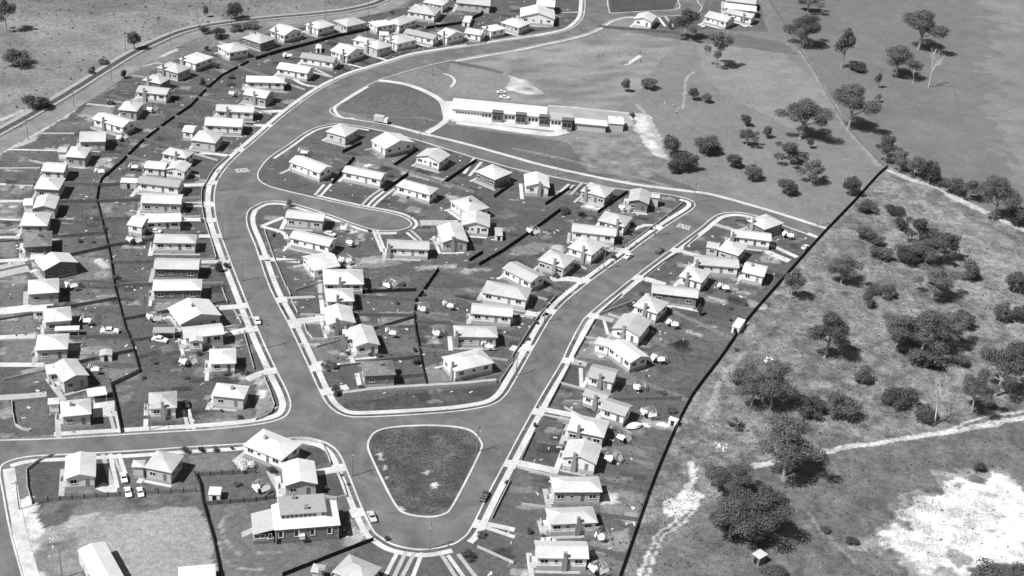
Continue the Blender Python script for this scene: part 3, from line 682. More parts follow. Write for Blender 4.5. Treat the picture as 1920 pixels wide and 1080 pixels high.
def block(root, ctr, ang, L, Wd, typ, rt, wt, ze, base=.55, ov=.5, windows=True, door=True, pitch=.33, chim='-', porch=False):
    """one rectangular block of a house with its own roof, as parts of root (root sits at the house centre)"""
    T = Matrix.Translation(ctr - root.location) @ Matrix.Rotation(ang - root.rotation_euler.z, 4, 'Z')
    R0 = Matrix.Rotation(-root.rotation_euler.z, 4, 'Z')
    M = R0 @ Matrix.Translation(Vector((ctr.x, ctr.y, 0)) - Vector(root.location)) @ Matrix.Rotation(ang, 4, 'Z')
    da = ang - root.rotation_euler.z
    l_, w_ = L - 2 * ov, Wd - 2 * ov
    rm, h = roof_mesh(L, Wd, typ, pitch, RM[rt])
    drop = 0
    wz = ze - .15
    if typ in 'ab':                                     # raise the wall to meet the sloped underside
        half = (Wd if typ == 'a' else L) / 2; wz = ze - .16 + pitch * ov
    ro = ob('roof', rm, root, M @ Vector((0, 0, ze)), da)
    wm_ = wall_mesh(l_, w_, base, wz, typ, h - (pitch * ov if typ in 'ab' else 0), ov, WM[wt], L, Wd)
    wo_ = ob('wall', wm_, root, M @ Vector((0, 0, 0)), da)
    b = MB(); b.box(-l_/2 - .04, l_/2 + .04, -w_/2 - .04, w_/2 + .04, 0, base); ob('foundation', b.mesh('foundation', M_found), root, M @ Vector((0, 0, 0)), da)
    if typ == 'h' and rt != 'd':
        b = MB()
        if L >= Wd: b.tube((-(L/2 - Wd/2*.95), 0, h), (L/2 - Wd/2*.95, 0, h), .13, .13, 5)
        else: b.tube((0, -(Wd/2 - L/2*.95), h), (0, Wd/2 - L/2*.95, h), .13, .13, 5)
        ob('ridge', b.mesh('ridge', RM[rt]), ro)
    if windows:
        zc = base + 1.45
        for (nx, ny, length, dist, isfront) in ((0, -1, l_, w_/2, True), (0, 1, l_, w_/2, False), (-1, 0, w_, l_/2, False), (1, 0, w_, l_/2, False)):
            wa = math.atan2(ny, nx) - math.pi / 2       # local +y of the window points outward
            if length > 9: spots = [(-.36, 1.9), (-.12, 1.0), (.12, 'd' if door else 1.0), (.34, 1.9)] if isfront else [(-.34, 1.6), (0, 1.0), (.33, 1.6)]
            elif length > 5.5: spots = [(-.25, 1.6), (.25, 1.6 if not isfront else 'd')] if door else [(-.25, 1.6), (.25, 1.6)]
            elif length > 3: spots = [(0, 1.6)]
            else: spots = []
            tx, ty = -ny, nx
            for fpos, wd in spots:
                p = Vector((nx * dist + tx * fpos * length, ny * dist + ty * fpos * length, zc))
                if wd == 'd':
                    p.z = base + 1.0; d_ = ob('door', DOOR, root, M @ p, wa + da); ob('handle', KNOB, d_)
                else: add_window(root, M @ p, wa + da, wd, 1.25 if wd > 1.2 else .9)
    if chim[0] == 'e':                                   # broad chimney breast outside the front wall
        fx = (float(chim[1:]) - .5) * l_; top = ze + h + .5
        b = MB(); b.box(fx - .65, fx + .65, -w_/2 - .62, -w_/2 + .02, 0, ze * .9); b.box(fx - .4, fx + .4, -w_/2 - .61, -w_/2 + .05, ze * .9, top); b.box(fx - .48, fx + .48, -w_/2 - .68, -w_/2 + .12, top, top + .15)
        c_ = ob('chimney', b.mesh('chimney', M_chim), root, M @ Vector((0, 0, 0)), da)
    elif chim[0] == 'r':
        fx = (float(chim[1:] or .5) - .5) * l_ * .8
        b = MB(); b.box(fx - .4, fx + .4, -.9, -.3, ze - .1, ze + h + .6); b.box(fx - .46, fx + .46, -.96, -.24, ze + h + .6, ze + h + .72); b.tube((fx, -.6, ze + h + .72), (fx, -.6, ze + h + 1.1), .13, .1, 6)
        ob('chimney', b.mesh('chimney', M_chim), root, M @ Vector((0, 0, 0)), da)
    return ro
HOUSES = """A;02;475,958;712,958;660,835;h;l;b;r.3
+;02;365,872;450,872;440,822;h;w;w;-
A;02;505,692;692,668;540,545;b;l;b;-
+;02;355,650;470,640;440,560;h;w;w;-
A;02;280,462;528,470;505,345;h;l;b;-
A;02;350,250;565,252;510,145;h;l;b;-
+;02;250,175;360,180;340,140;s;w;w;-
A;P;57,550;117,551;106,523;h;l;b;-
A;01;265,885;322,940;580,880;a;w;k;-
+;01;230,865;330,870;330,822;a;l;w;-
A;01;190,770;410,775;375,655;h;d;k;r.6
A;01;160,610;370,625;375,515;h;l;c;-
A;01;250,485;420,495;440,395;b;l;b;-
+;01;175,460;250,462;255,405;a;w;w;-
A;01;255,335;450,350;490,255;h;l;b;-
A;01;320,200;490,222;510,145;a;l;w;-
A;01;490,95;640,108;685,25;h;l;b;-
+;01;430,60;500,65;515,20;a;l;w;-
A;00;600,1062;805,1070;795,985;a;l;b;-
A;00;690,890;915,938;1020,908;a;w;w;e.35
A;00;885,822;1030,838;1078,770;h;l;b;-
A;00;1020,688;1255,718;1290,662;a;l;w;e.25
A;00;1065,600;1205,635;1285,585;h;l;k;e.3
A;00;1170,505;1330,542;1440,505;h;l;b;e.3
A;00;1340,440;1465,475;1605,428;h;w;w;e.2
A;00;1625,340;1730,382;1870,370;h;l;w;-
A;P;452,70;488,80;518,72;h;l;k;r.3
A;10;100,225;212,258;352,230;a;w;w;e.4
A;10;365,180;465,215;598,185;h;l;w;e.4
A;10;580,155;685,190;835,168;h;l;c;-
A;10;840,165;912,192;1040,180;h;w;w;-
A;10;960,165;1060,190;1225,140;h;l;w;-
A;10;1145,85;1350,125;1385,60;h;l;w;r.3
A;10;1250,15;1400,40;1450,5;h;w;w;-
A;10;1500,20;1740,38;1770,0;a;l;c;-
B;02;1585,800;1840,830;1870,740;h;w;b;r.6
B;02;1575,570;1735,548;1765,450;h;w;w;-
B;02;1400,360;1720,355;1640,280;a;l;w;-
+;02;1420,400;1530,400;1520,365;b;l;w;-
B;02;1255,150;1388,232;1665,205;a;w;b;r.5
B;P;290,543;385,547;375,525;h;w;k;-
B;01;1155,935;1505,950;1500,860;a;l;k;-
B;01;1150,735;1480,745;1480,682;h;l;w;-
B;01;1100,580;1380,585;1345,525;a;w;w;-
+;01;985,600;1070,640;1110,550;a;w;w;-
B;01;1055,440;1370,458;1375,378;a;l;b;-
B;01;1035,288;1350,337;1370,272;a;g;w;-
B;01;1080,178;1240,192;1270,135;a;w;w;-
+;01;1235,190;1385,212;1440,150;b;l;w;-
B;01;1210,70;1395,108;1460,60;h;l;w;e.6
B;00;1430,1050;1600,1062;1680,1000;h;l;b;-
+;00;1370,985;1450,1000;1480,945;a;w;w;-
B;00;1530,938;1820,955;1835,890;a;w;w;-
B;00;1615,832;1910,848;1915,792;a;l;w;e.3
B;P;455,177;499,186;515,171;a;l;b;e.5
B;P;463,153;538,157;532,144;h;w;w;-
B;10;150,512;385,550;440,505;a;w;w;-
B;10;325,430;580,468;620,430;a;g;w;-
B;10;555,378;680,412;820,372;a;w;w;e.8
B;10;800,325;912,352;1030,342;h;l;c;e.3
+;10;725,298;850,322;900,295;h;l;w;-
B;10;955,285;1060,322;1215,295;h;l;w;e.5
B;10;1105,245;1335,300;1380,265;a;g;w;-
B;10;1360,250;1425,285;1560,250;a;l;w;e.7
B;10;1560,245;1685,264;1725,228;a;l;w;-
B;10;1700,205;1755,240;1868,210;h;w;w;e.5
B;P;938,42;972,50;996,43;h;w;c;-
B;20;60,128;290,136;320,78;b;w;w;-
B;20;180,40;310,50;330,5;a;w;w;-
S;02;1125,905;1340,908;1315,775;h;l;w;e.5
D;10;520,985;665,1015;775,965;h;l;b;-
D;P;695,263;724,275;778,267;a;w;w;-
D;11;1195,92;1370,132;1460,80;b;l;w;-
D;11;1640,205;1790,250;1925,213;h;l;k;-
D;21;120,312;310,342;250,242;b;w;w;e.6
D;21;510,350;690,390;775,335;h;l;b;e.2
D;21;868,430;1032,456;1045,362;b;l;k;-
+;21;1040,400;1108,412;1112,382;s;l;c;-
K;11;245,132;475,205;580,170;a;w;w;-
K;11;645,206;930,258;985,220;a;l;w;-
K;11;1045,312;1300,374;1372,332;h;l;w;-
K;11;1450,425;1592,500;1755,478;h;l;w;r.6
K;11;1560,605;1778,640;1735,535;b;l;w;-
K;11;1410,735;1620,746;1535,615;b;l;b;e.4
K;11;980,775;1308,792;1300,732;a;l;w;e.02
C;11;218,548;515,582;530,520;a;l;b;-
C;11;250,697;545,757;605,712;a;l;w;-
C;11;340,842;442,940;635,915;b;l;w;-
C;11;525,1045;840,1067;780,945;h;l;w;e.4
C;12;540,97;762,110;710,5;h;l;w;e.4
C;12;560,268;780,278;690,145;b;l;w;e.3
C;12;760,438;955,440;860,290;b;l;w;-
+;12;650,380;770,385;760,310;a;w;w;e.02
C;12;820,655;1075,662;1010,545;h;d;k;r.6
E;21;640,572;830,607;905,548;h;l;w;e.75
E;21;445,655;780,692;785,628;a;l;w;-
E;21;415,774;590,818;705,748;h;l;w;e.65
E;21;190,867;375,907;485,852;h;l;b;e.65
E;P;941,503;995,530;1024,517;a;l;w;-
E;P;902,548;985,561;998,540;h;l;w;-
E;12;1610,182;1920,207;1930,145;a;l;w;-
E;12;1490,358;1830,374;1800,292;h;l;b;e.02
E;12;1390,515;1510,600;1790,560;h;l;w;e.8
N;P;1400,413;1434,429;1471,418;h;l;k;e.3
N;21;1640,692;1925,718;1940,668;a;l;w;e.02
N;21;1540,790;1690,827;1770,765;h;l;b;-
+;21;1455,775;1545,790;1560,748;s;l;b;-
N;21;1370,902;1690,922;1690,858;a;l;w;e.02
N;21;1250,990;1420,1036;1495,958;h;l;w;e.35
N;21;1722,958;1880,988;1925,918;a;w;w;r.3
N;22;1045,32;1395,72;1395,8;a;l;k;-
N;22;905,132;1080,182;1182,108;h;l;w;e.5
N;22;745,302;948,352;1050,252;b;l;w;e.4
N;22;712,432;890,548;1032,515;a;w;w;-
+;22;615,418;720,440;760,395;s;l;w;-
N;22;560,665;750,702;808,612;a;g;w;e.5
N;22;665,902;838,948;905,882;a;g;w;-
+;22;525,802;690,850;750,795;a;g;w;e.6
N;P;1062,806;1130,818;1143,789;h;l;b;e.3
N;23;372,190;610,222;675,108;b;l;w;e.35
N;23;310,437;695,447;650,348;h;l;b;-
N;23;285,668;665,672;605,582;h;l;w;e.6
N;23;178,927;590,942;560,836;a;l;w;e.55
Q;03;505,347;738,354;700,170;b;l;w;-
Q;03;1090,268;1275,307;1370,172;h;l;b;-
+;03;988,258;1085,265;1090,215;h;l;b;-
Q;P;455,834;525,852;566,832;h;w;w;r.3
Q;13;238,392;500,412;410,232;b;w;b;-
Q;P;622,1072;680,1086;716,1064;h;l;b;-
+;13;412,1045;500,1060;520,1000;h;l;c;e.9
T;20;910,142;1050,167;1090,122;b;l;w;-
T;20;1440,122;1610,168;1680,132;a;l;w;-
T;20;1600,95;1800,138;1835,108;a;l;w;e.7
T;20;1590,58;1820,82;1832,48;a;w;c;-
T;20;1600,5;1800,20;1830,-15;a;l;w;-"""
ROWTXT = {'A': ('from bottom of outermost left row', 'houses of the outermost left row'),
          'B': ('from bottom along left side of main road', 'houses along the left side of the main road'),
          'S': ('', ''), 'D': ('from left below the school street', 'houses below the school street'),
          'K': ('clockwise from the main road around the cul-de-sac', 'houses around the cul-de-sac'),
          'C': ('from top of inner row beside main road', 'houses in the inner row right of the main road'),
          'E': ('from top along left side of right-hand street', 'houses on the left side of the right-hand street'),
          'N': ('from top of row along long dark fence', 'houses between right-hand street and dark fence'),
          'Q': ('from left below the bottom street', 'houses below the bottom street'),
          'T': ('from left by the top junction', 'houses by the top junction')}
RW = {'w': 'white', 'l': 'pale', 'g': 'grey', 'd': 'dark tiled'}; TW = {'h': 'hip', 'a': 'gable', 'b': 'gable', 's': 'flat'}; WW = {'w': 'white', 'c': 'cream', 'b': 'brick', 'k': 'dark brick'}
ZE = 4.0
hcount = {}; HC = {}; cur = None
for ln in HOUSES.split('\n'):
    row, tl, a_, b_, c_, typ, rt, wt, ch = ln.split(';')
    a_, b_, c_ = (G(tl, s, ZE if row != '+' else ZE - .25)[0] for s in (a_, b_, c_))
    ctr, ang, L, Wd = fit(a_, b_, c_)
    L = max(L, 3.0); Wd = max(Wd, 3.0)
    if row != '+': L = min(max(L, 7.5), 19); Wd = min(max(Wd, 6.5), 14)
    ctr.z = 0
    if row != '+':
        i = hcount.get(row, 0); hcount[row] = i + 1
        cur = empty('house', ctr, ang); HC.setdefault(row, []).append((ctr, ang, L, Wd))
        if row == 'S': lab = 'pale hip-roofed house standing alone above the bottom street, beside a twin-strip drive'; grp = None
        elif row == 'K': lab = '%s %s-roofed house, %s %s' % (WW[wt], TW[typ], nth(i), ROWTXT[row][0]); grp = ROWTXT[row][1]
        else: lab = '%s house, %s %s roof, %s %s' % (WW[wt], RW[rt], TW[typ], nth(i), ROWTXT[row][0]); grp = ROWTXT[row][1]
        tag(cur, lab, 'house', grp)
        block(cur, ctr, ang, L, Wd, typ, rt, wt, ZE, base=1.2 if wt in 'wc' else .7, chim=ch, pitch=.36 if typ == 'h' else .32)
    else:
        block(cur, ctr, ang, L, Wd, typ, rt, wt, ZE - .25, base=1.1, chim=ch, door=False, ov=.35, pitch=.3)

# concrete landings with steps, and paths round the houses
prg = random.Random(5)
for o in [q for q in C.objects if q.name.split('.')[0] == 'house']:
    a_ = o.rotation_euler.z; hits = [(r, i) for r in HC for i, h_ in enumerate(HC[r]) if (h_[0] - o.location).length < .01]
    if not hits: continue
    r, i = hits[0]; c_, a_, L, Wd = HC[r][i]; sx = -1 if math.cos(a_) > 0 else 1
    l_, w_ = L - 1, Wd - 1
    if prg.random() < .75:
        y = prg.uniform(-.25, .25) * w_; b = MB(); x0 = sx * (l_ / 2 + .05); x1 = x0 + sx * 1.6; lo_, hi_ = min(x0, x1), max(x0, x1)
        b.box(lo_, hi_, y - 1.1, y + 1.1, 0, 1.0)
        for k in range(3): b.box(lo_, hi_, y - 1.1 - .35 * (k + 1), y - 1.1 - .35 * k, 0, .75 - .25 * k)
        xr = hi_ if sx > 0 else lo_; b.box(xr - .06, xr + .06, y - 1.1, y + 1.1, 1.0, 1.8)
        ob('landing', b.mesh('landing', M_conc), o)
    u = Vector((math.cos(a_), math.sin(a_), 0)); v = Vector((-u.y, u.x, 0)); wd = prg.uniform(.9, 1.6); p0 = c_ + u * sx * (L / 2 + wd / 2 + .2)
    ribbon('house_path', [p0 - v * (Wd / 2 + prg.uniform(.5, 4)), p0 + v * (Wd / 2)], -wd / 2, wd / 2, 0, .03, M_conc if prg.random() < .6 else M_concg)
    if prg.random() < .55:
        p1 = c_ - v * (Wd / 2 + .3) * (1 if prg.random() < .7 else -1)
        ribbon('house_path', [p1 - u * L * .5, p1 + u * L * prg.uniform(.2, .6)], -.5, .5, 0, .03, M_concg if prg.random() < .6 else M_conc)

# ------------------------------------------------------------------ school
SZ = 4.3
s0, s1, s2 = G('P', '846,203 1030,222 1027,200', SZ)
ctr, ang, L, Wd = fit(s0, s1, s2); ctr.z = 0
school = empty('school_building', ctr, ang); tag(school, 'long low white-roofed school with dark entrance bays beside the playground', 'school')
block(school, ctr, ang, L, Wd, 'a', 'w', 'w', SZ, base=.5, windows=False, pitch=.2)
g0, g1, g2 = G('P', '1030.5,222.5 1075,227 1073,210', SZ - .1); c2, a2, L2, W2 = fit(g0, g1, g2)
block(school, c2, ang, L2, Wd * .85, 'a', 'g', 'w', SZ - .1, base=.5, windows=False, pitch=.2)
g0, g1, g2 = G('P', '1076,229 1140,237 1139,229', 3.2); c3, a3, L3, W3 = fit(g0, g1, g2)
block(school, c3, ang, L3, 6, 's', 'w', 'b', 3.2, base=.2, windows=False, ov=.6)
SM = Matrix.Rotation(-ang, 4, 'Z') @ Matrix.Translation(-ctr)
fy = -Wd / 2 + .5                                     # face of the front wall
b = MB(); b.box(-L/2 + .5, L/2 + L2 - .6, fy - 4.4, fy - .02, 0, .42); ob('terrace', b.mesh('terrace', M_conc), school)
for px_ in (933, 977, 1021, 1064):
    x = (SM @ at(px_, 203 + (px_ - 846) * .103, SZ)).x
    y0 = fy if px_ < 1030 else (SM @ c2).y - Wd * .85 / 2 + .5
    b = MB(); b.box(x - 2.1, x + 2.1, y0 - 1.3, y0 + 1.4, .45, SZ + .35); ob('entrance_bay', b.mesh('entrance_bay', mat('bay_timber', .09, .8, .4, 1.5)), school)
    b = MB(); b.box(x - 2.25, x + 2.25, y0 - 1.6, y0 + 1.6, SZ + .36, SZ + .46); ob('bay_roof', b.mesh('bay_roof', mat('bay_felt', .13, .9, .2, 1)), school)
    for dx in (-.9, .9):
        b = MB(); b.box(x + dx - .55, x + dx + .55, y0 - 1.36, y0 - 1.3, 1.6, 3.2); ob('bay_window', b.mesh('bay_window', M_glass), school)
    for k_ in range(7):
        b = MB(); b.box(x - 1.8 + k_ * .6 - .07, x - 1.8 + k_ * .6 + .07, y0 - 1.9, y0 - 1.8, .42, 1.5 + .3 * (k_ % 2)); ob('railing_post', b.mesh('railing_post', M_trim), school)
    for dx in (-6.0, -4.6, -3.2):
        add_window(school, Vector((x + dx, y0, 2.5)), math.pi, 1.3, 1.6)
xs0 = -L / 2 + 1.4
for k_ in range(9): add_window(school, Vector((xs0 + 1.0 + k_ * 1.25, fy, 2.7)), math.pi, 1.15, .9)
t0, t1, t2 = G('P', '1142,231 1172,234 1168,219', 3.4); ctr, ang4, L4, W4 = fit(t0, t1, t2); ctr.z = 0
sb = empty('school_toilet_block', ctr, ang4); tag(sb, 'small pale flat-roofed block at the right end of the school playground', 'building')
block(sb, ctr, ang4, L4, W4, 'a', 'w', 'b', 3.4, base=.2, windows=False, pitch=.12, ov=.3)
b = MB(); b.tube((0, 0, 3.5), (0, 0, 5.2), .1, .08, 6); ob('vent_pipe', b.mesh('vent_pipe', M_metal), sb)

# ------------------------------------------------------------------ the old stone house
def Mx(s, z): return [at(450 + float(p.split(',')[0]) / 8, 900 + float(p.split(',')[1]) / 8, z) for p in s.split()]
m0, m1, m2 = Mx('620,700 1552,668 1432,366', 4.6); ctr, ang, L, Wd = fit(m0, m1, m2); ctr.z = 0
ang = math.radians(15); L, Wd = 15.8, 9.6
q4 = Mx('620,700 1552,668 1432,366 335,370', 4.6); ctr = sum(q4, Vector()) / 4; ctr.z = 0
mh = empty('stone_house', ctr, ang); tag(mh, 'old stone house with white skirt roof and grey clerestory top', 'house')
ov = .35; hx, hy = L / 2, Wd / 2
u0, u1, u2 = Mx('708,482 1335,470 1170,226', 7.0); uL, uW = 11.2, 7.2; q4 = Mx('708,482 1335,470 1170,226 510,255', 7.0); uc = sum(q4, Vector()) / 4
Mi = Matrix.Rotation(-ang, 4, 'Z') @ Matrix.Translation(-Vector((ctr.x, ctr.y, 0)))
ucl = Mi @ Vector((uc.x, uc.y, 0)); ux, uy = uL / 2 - .3, min(uW / 2 - .3, hy - 1.0)
ucl.x = max(-hx + ux + 1, min(hx - ux - 1, ucl.x)); ucl.y = max(-hy + uy + .6, min(hy - uy - .4, ucl.y))
b = MB(); b.box(-hx + ov, hx - ov, -hy + ov, hy - ov, 0, 4.5); ob('wall', b.mesh('wall', W_stone), mh)
b = MB()
lo = [Vector((-hx, -hy, 4.6)), Vector((hx, -hy, 4.6)), Vector((hx, hy, 4.6)), Vector((-hx, hy, 4.6))]
hi = [Vector((ucl.x - ux, ucl.y - uy, 5.6)), Vector((ucl.x + ux, ucl.y - uy, 5.6)), Vector((ucl.x + ux, ucl.y + uy, 5.6)), Vector((ucl.x - ux, ucl.y + uy, 5.6))]
for i in range(4):
    j = (i + 1) % 4; b.quad(lo[i], lo[j], hi[j], hi[i]); dz = Vector((0, 0, -.15)); b.quad(lo[i] + dz, lo[j] + dz, lo[j], lo[i])
b.quad(*[p + Vector((0, 0, -.1)) for p in lo[::-1]])
ob('skirt_roof', b.mesh('skirt_roof', mat('fresh_white_roof', .72, .6, .04, .5)), mh)
b = MB(); b.box(hi[0].x + .02, hi[1].x - .02, hi[0].y + .02, hi[2].y - .02, 5.5, 6.95); ob('clerestory_wall', b.mesh('clerestory_wall', W_white), mh)
b = MB(); b.box(hi[0].x - .3, hi[1].x + .3, hi[0].y - .3, hi[2].y + .3, 6.95, 7.1); ut = ob('upper_roof', b.mesh('upper_roof', R_grey), mh)
for cx, cy in ((ucl.x - ux * .35, ucl.y + uy * .75), (ucl.x + ux * .15, ucl.y - uy * .55)):
    b = MB(); b.box(cx - .5, cx + .5, cy - .35, cy + .35, 7.1, 8.0); b.tube((cx - .2, cy, 8), (cx - .2, cy, 8.5), .16, .13, 6); b.tube((cx + .25, cy, 8), (cx + .25, cy, 8.5), .16, .13, 6); ob('chimney', b.mesh('chimney', M_chim), mh)
nW = 10
for k in range(nW):
    if k == 8: continue
    add_window(mh, Vector((ucl.x - ux + (k + .5) * 2 * ux / nW, ucl.y - uy + .0, 6.25)), math.pi, 1.05, 1.1)
for k in range(9):
    add_window(mh, Vector((ucl.x - ux + .0, ucl.y - uy + (k + .5) * 2 * uy / 9, 6.25)), math.pi / 2, .8, 1.1)
for f in (-.40, -.165, .075, .335):
    add_window(mh, Vector((f * L, -hy + ov, 2.9)), math.pi, 1.0, 2.0)
    b = MB(); b.box(f * L + .52, f * L + .75, -hy + ov - .12, -hy + ov + .02, 1.8, 3.9); ob('window_surround', b.mesh('window_surround', M_trim), mh)
b = MB(); b.box(-.08 * L - .6, -.08 * L + .6, -hy + ov - .9, -hy + ov, 1.5, 2.6); ob('meter_box', b.mesh('meter_box', M_trim), mh)
b = MB(); b.box(-.43 * L - .5, -.43 * L + .5, -hy + ov - .06, -hy + ov, 0, 1.5); ob('cellar_door', b.mesh('cellar_door', M_glass), mh)
for k in range(6):
    for sx in (-1, 1):
        b = MB(); wq = .45 if k % 2 else .3; x = sx * (hx - ov) - sx * wq / 2 + sx * .03; b.box(x - wq / 2, x + wq / 2, -hy + ov - .05, -hy + ov + .3, .1 + k * .72, .7 + k * .72); ob('quoin_stone', b.mesh('quoin_stone', mat('quoin', .3, .9, .3, 2, bump=.4)), mh)
# verandah on the left side
b = MB(); vx0, vx1 = -hx - 5.0, -hx + .1; z0, z1 = 3.3, 4.4
b.quad((vx0, -hy + .5, z0), (vx1, -hy + .5, z1), (vx1, hy - 1, z1), (vx0, hy - 1, z0)); b.quad((vx0, hy - 1, z0 - .12), (vx1, hy - 1, z1 - .12), (vx1, -hy + .5, z1 - .12), (vx0, -hy + .5, z0 - .12))
b.quad((vx0, -hy + .5, z0 - .12), (vx1, -hy + .5, z1 - .12), (vx1, -hy + .5, z1), (vx0, -hy + .5, z0)); b.quad((vx0, hy - 1, z0 - .12), (vx0, -hy + .5, z0 - .12), (vx0, -hy + .5, z0), (vx0, hy - 1, z0))
ob('verandah_roof', b.mesh('verandah_roof', mat('verandah_sheet', .4, .7, .1, .6)), mh)
b = MB(); b.box(vx0 + .2, vx1 - .1, -hy + .8, hy - 1.2, 0, 1.2); ob('verandah_floor', b.mesh('verandah_floor', W_stone), mh)
b = MB(); b.box(vx0 + .2, vx0 + .3, -hy + .8, -hy * .2, 1.2, 1.9); b.box(vx0 + .2, vx0 + .3, hy * .1, hy - 1.2, 1.2, 1.9); b.box(vx0 + .3, vx1 - .1, -hy + .8, -hy + .9, 1.2, 1.9); ob('parapet', b.mesh('parapet', M_trim), mh)
for k in range(7):
    y = -hy + .85 + k * (2 * hy - 2.2) / 6; b = MB(); b.box(vx0 + .18, vx0 + .36, y - .09, y + .09, 1.2, z0 - .1); ob('post', b.mesh('post', M_trim), mh)
b = MB()
for k in range(5): b.box(vx0 - 2.4 + k * .5, vx0 + .2, -1.1, .9, k * .24, (k + 1) * .24)
ob('steps', b.mesh('steps', M_concg), mh)
add_window(mh, Vector((vx0 + 1.7, -hy + .78, 2.45)), math.pi, 2.6, 1.2); add_window(mh, Vector((vx1 - 1.0, -hy + .78, 2.3)), math.pi, .9, 1.5)

# ------------------------------------------------------------------ sheds and carports
def shed(name, tl, a_, b_, c_, typ, rt, wt, ze, lab, cat='shed', carport=False):
    a_, b_, c_ = (G(tl, s, ze)[0] for s in (a_, b_, c_)); ctr, ang, L, Wd = fit(a_, b_, c_); ctr.z = 0
    o = empty(name, ctr, ang); tag(o, lab, cat)
    if carport:
        rm, h = roof_mesh(L, Wd, 's', .1, RM[rt]); ob('roof', rm, o, (0, 0, ze))
        for sx in (-1, 1):
            for sy in (-1, 1):
                b = MB(); b.box(sx * (L/2 - .3) - .06, sx * (L/2 - .3) + .06, sy * (Wd/2 - .3) - .06, sy * (Wd/2 - .3) + .06, 0, ze - .02); ob('post', b.mesh('post', M_trim), o)
    else:
        block(o, ctr, ang, L, Wd, typ, rt, wt, ze, base=.08, windows=False, ov=.15, pitch=.25)
        b = MB(); b.box(-.5, .5, -Wd/2 + .1, -Wd/2 + .17, .1, 1.9); ob('door', b.mesh('door', M_glass), o)
    return o
shed('carport', '02', '675,812', '825,808', '775,748', 's', 'w', 'w', 2.4, 'white flat-roofed carport beside the lowest house of the left row', 'carport', True)
shed('carport', '02', '415,320', '605,322', '590,288', 's', 'w', 'w', 2.4, 'long white carport between two left-row houses, above the long white car', 'carport', True)
shed('garden_shed', '02', '750,508', '848,510', '838,462', 'b', 'l', 'w', 2.1, 'small white gabled garden shed alone on a left-row lawn')
shed('carport', '02', '1150,335', '1320,345', '1310,300', 's', 'g', 'b', 2.2, 'low grey shed roof behind a house left of the main road', 'carport', True)
shed('long_shed', 'P', '145,1031', '190,1100', '238,1090', 'a', 'w', 'c', 3.6, 'long white-roofed store shed cut by the bottom edge, bottom left')
shed('store_shed', 'P', '340,1084', '412,1086', '398,1062', 's', 'w', 'w', 2.8, 'white flat-roofed shed at the bottom edge beside the yard fence')
shed('garden_shed', '03', '1560,472', '1655,478', '1665,415', 's', 'w', 'w', 2.2, 'small white shed with dark doorway in a lot below the bottom street')
shed('garden_shed', '22', '1650,290', '1710,312', '1750,240', 's', 'w', 'w', 2.2, 'small white shed hard against the long dark fence')
shed('garden_shed', '22', '1170,985', '1240,1010', '1255,985', 's', 'w', 'w', 1.8, 'low white shed in the corner by the long dark fence')
shed('old_hut', '22', '1600,985', '1700,1030', '1730,990', 's', 'd', 'k', 1.8, 'small dark hut lying in the scrub right of the fence', 'hut')
shed('old_hut', '23', '1800,915', '1860,960', '1920,920', 's', 'l', 'k', 2.4, 'pale-roofed dark hut under the big tree at the bottom', 'hut')
shed('garden_shed', '10', '450,365', '495,370', '490,335', 'b', 'w', 'w', 2.1, 'small white shed in the back yards below the railway row')
shed('garden_shed', '01', '905,290', '1030,300', '1030,260', 's', 'w', 'c', 2.3, 'white flat-roofed outbuilding beside the dark fence, left of the main road')
shed('garage', '10', '930,265', '1005,272', '990,240', 's', 'w', 'w', 2.2, 'small white garage between houses near the top row', 'garage')
shed('garage', '10', '1545,165', '1600,170', '1625,125', 's', 'w', 'w', 2.2, 'white garage in the back yards below the top houses', 'garage')
shed('garden_shed', '11', '1795,690', '1855,695', '1845,630', 's', 'l', 'w', 1.9, 'small pale lean-to beside the gabled cul-de-sac house')
shed('garden_shed', '01', '180,455', '245,460', '245,410', 's', 'l', 'w', 2.2, 'small pale shed at the street end of a left-row house')

# ------------------------------------------------------------------ fences
def fence(pts, h, m, lab, bay=2.7, name='paling_fence', singles=False, rails=False, th=.05, cat='fence'):
    base = pts[0].copy(); root = empty(name, base); tag(root, lab, cat)
    b = MB(); pb = MB(); posts = []
    for i in range(len(pts) - 1):
        a_, c_ = pts[i] - base, pts[i+1] - base; L = (c_ - a_).length
        if L < .05: continue
        u = (c_ - a_) / L; nb = max(1, round(L / bay)); bl = L / nb
        for k in range(nb):
            p0 = a_ + u * (bl * k); posts.append((p0, u))
            if rails:
                for z in (h * .45, h * .92): b.obox(p0 + u * bl / 2, u, bl / 2, .05, z - .06, z + .06)
            else:
                hh = h + random.uniform(-.06, .06); b.obox(p0 + u * bl / 2, u, bl / 2 + .01, th, .03, hh)
    posts.append((pts[-1] - base, u))
    b.build('rails' if rails else 'palings', m, root)
    if singles:
        pm = MB(); pm.box(-.09, .09, -.09, .09, 0, h + .25); pm = pm.mesh('post', M_pal)
        for p, u in posts: ob('post', pm, root, p, math.atan2(u.y, u.x))
    else:
        for p, u in posts: pb.obox(p, u, .07, .09, 0, h + .06)
        o = pb.build('posts', m, root); o['kind'] = 'stuff'
    return root
LONG = G('P', '1664,315 1645,330 1600,380 1545,437 1500,487 1440,555 1395,608 1352,670 1310,725 1292,752 1265,805 1225,900 1195,985 1162,1080 1145,1130')
fence(smooth(LONG, 3), 1.35, M_pal, 'long dark paling fence between the right-hand houses and the scrub paddock')
SP1 = G('P', '466,117 415,143 385,170 357,200 310,232 262,270 225,307 190,337 184,355 181,375 187,400 197,440 206,480 215,540 235,617 247,645 262,698')
fence(SP1, 1.0, M_pal, 'dark paling fence winding down between the two left rows of back yards')
fence(G('P', '480,112 525,98 580,84 630,70 690,58 760,52'), 1.5, M_pal, 'dark fence behind the row of houses below the railway')
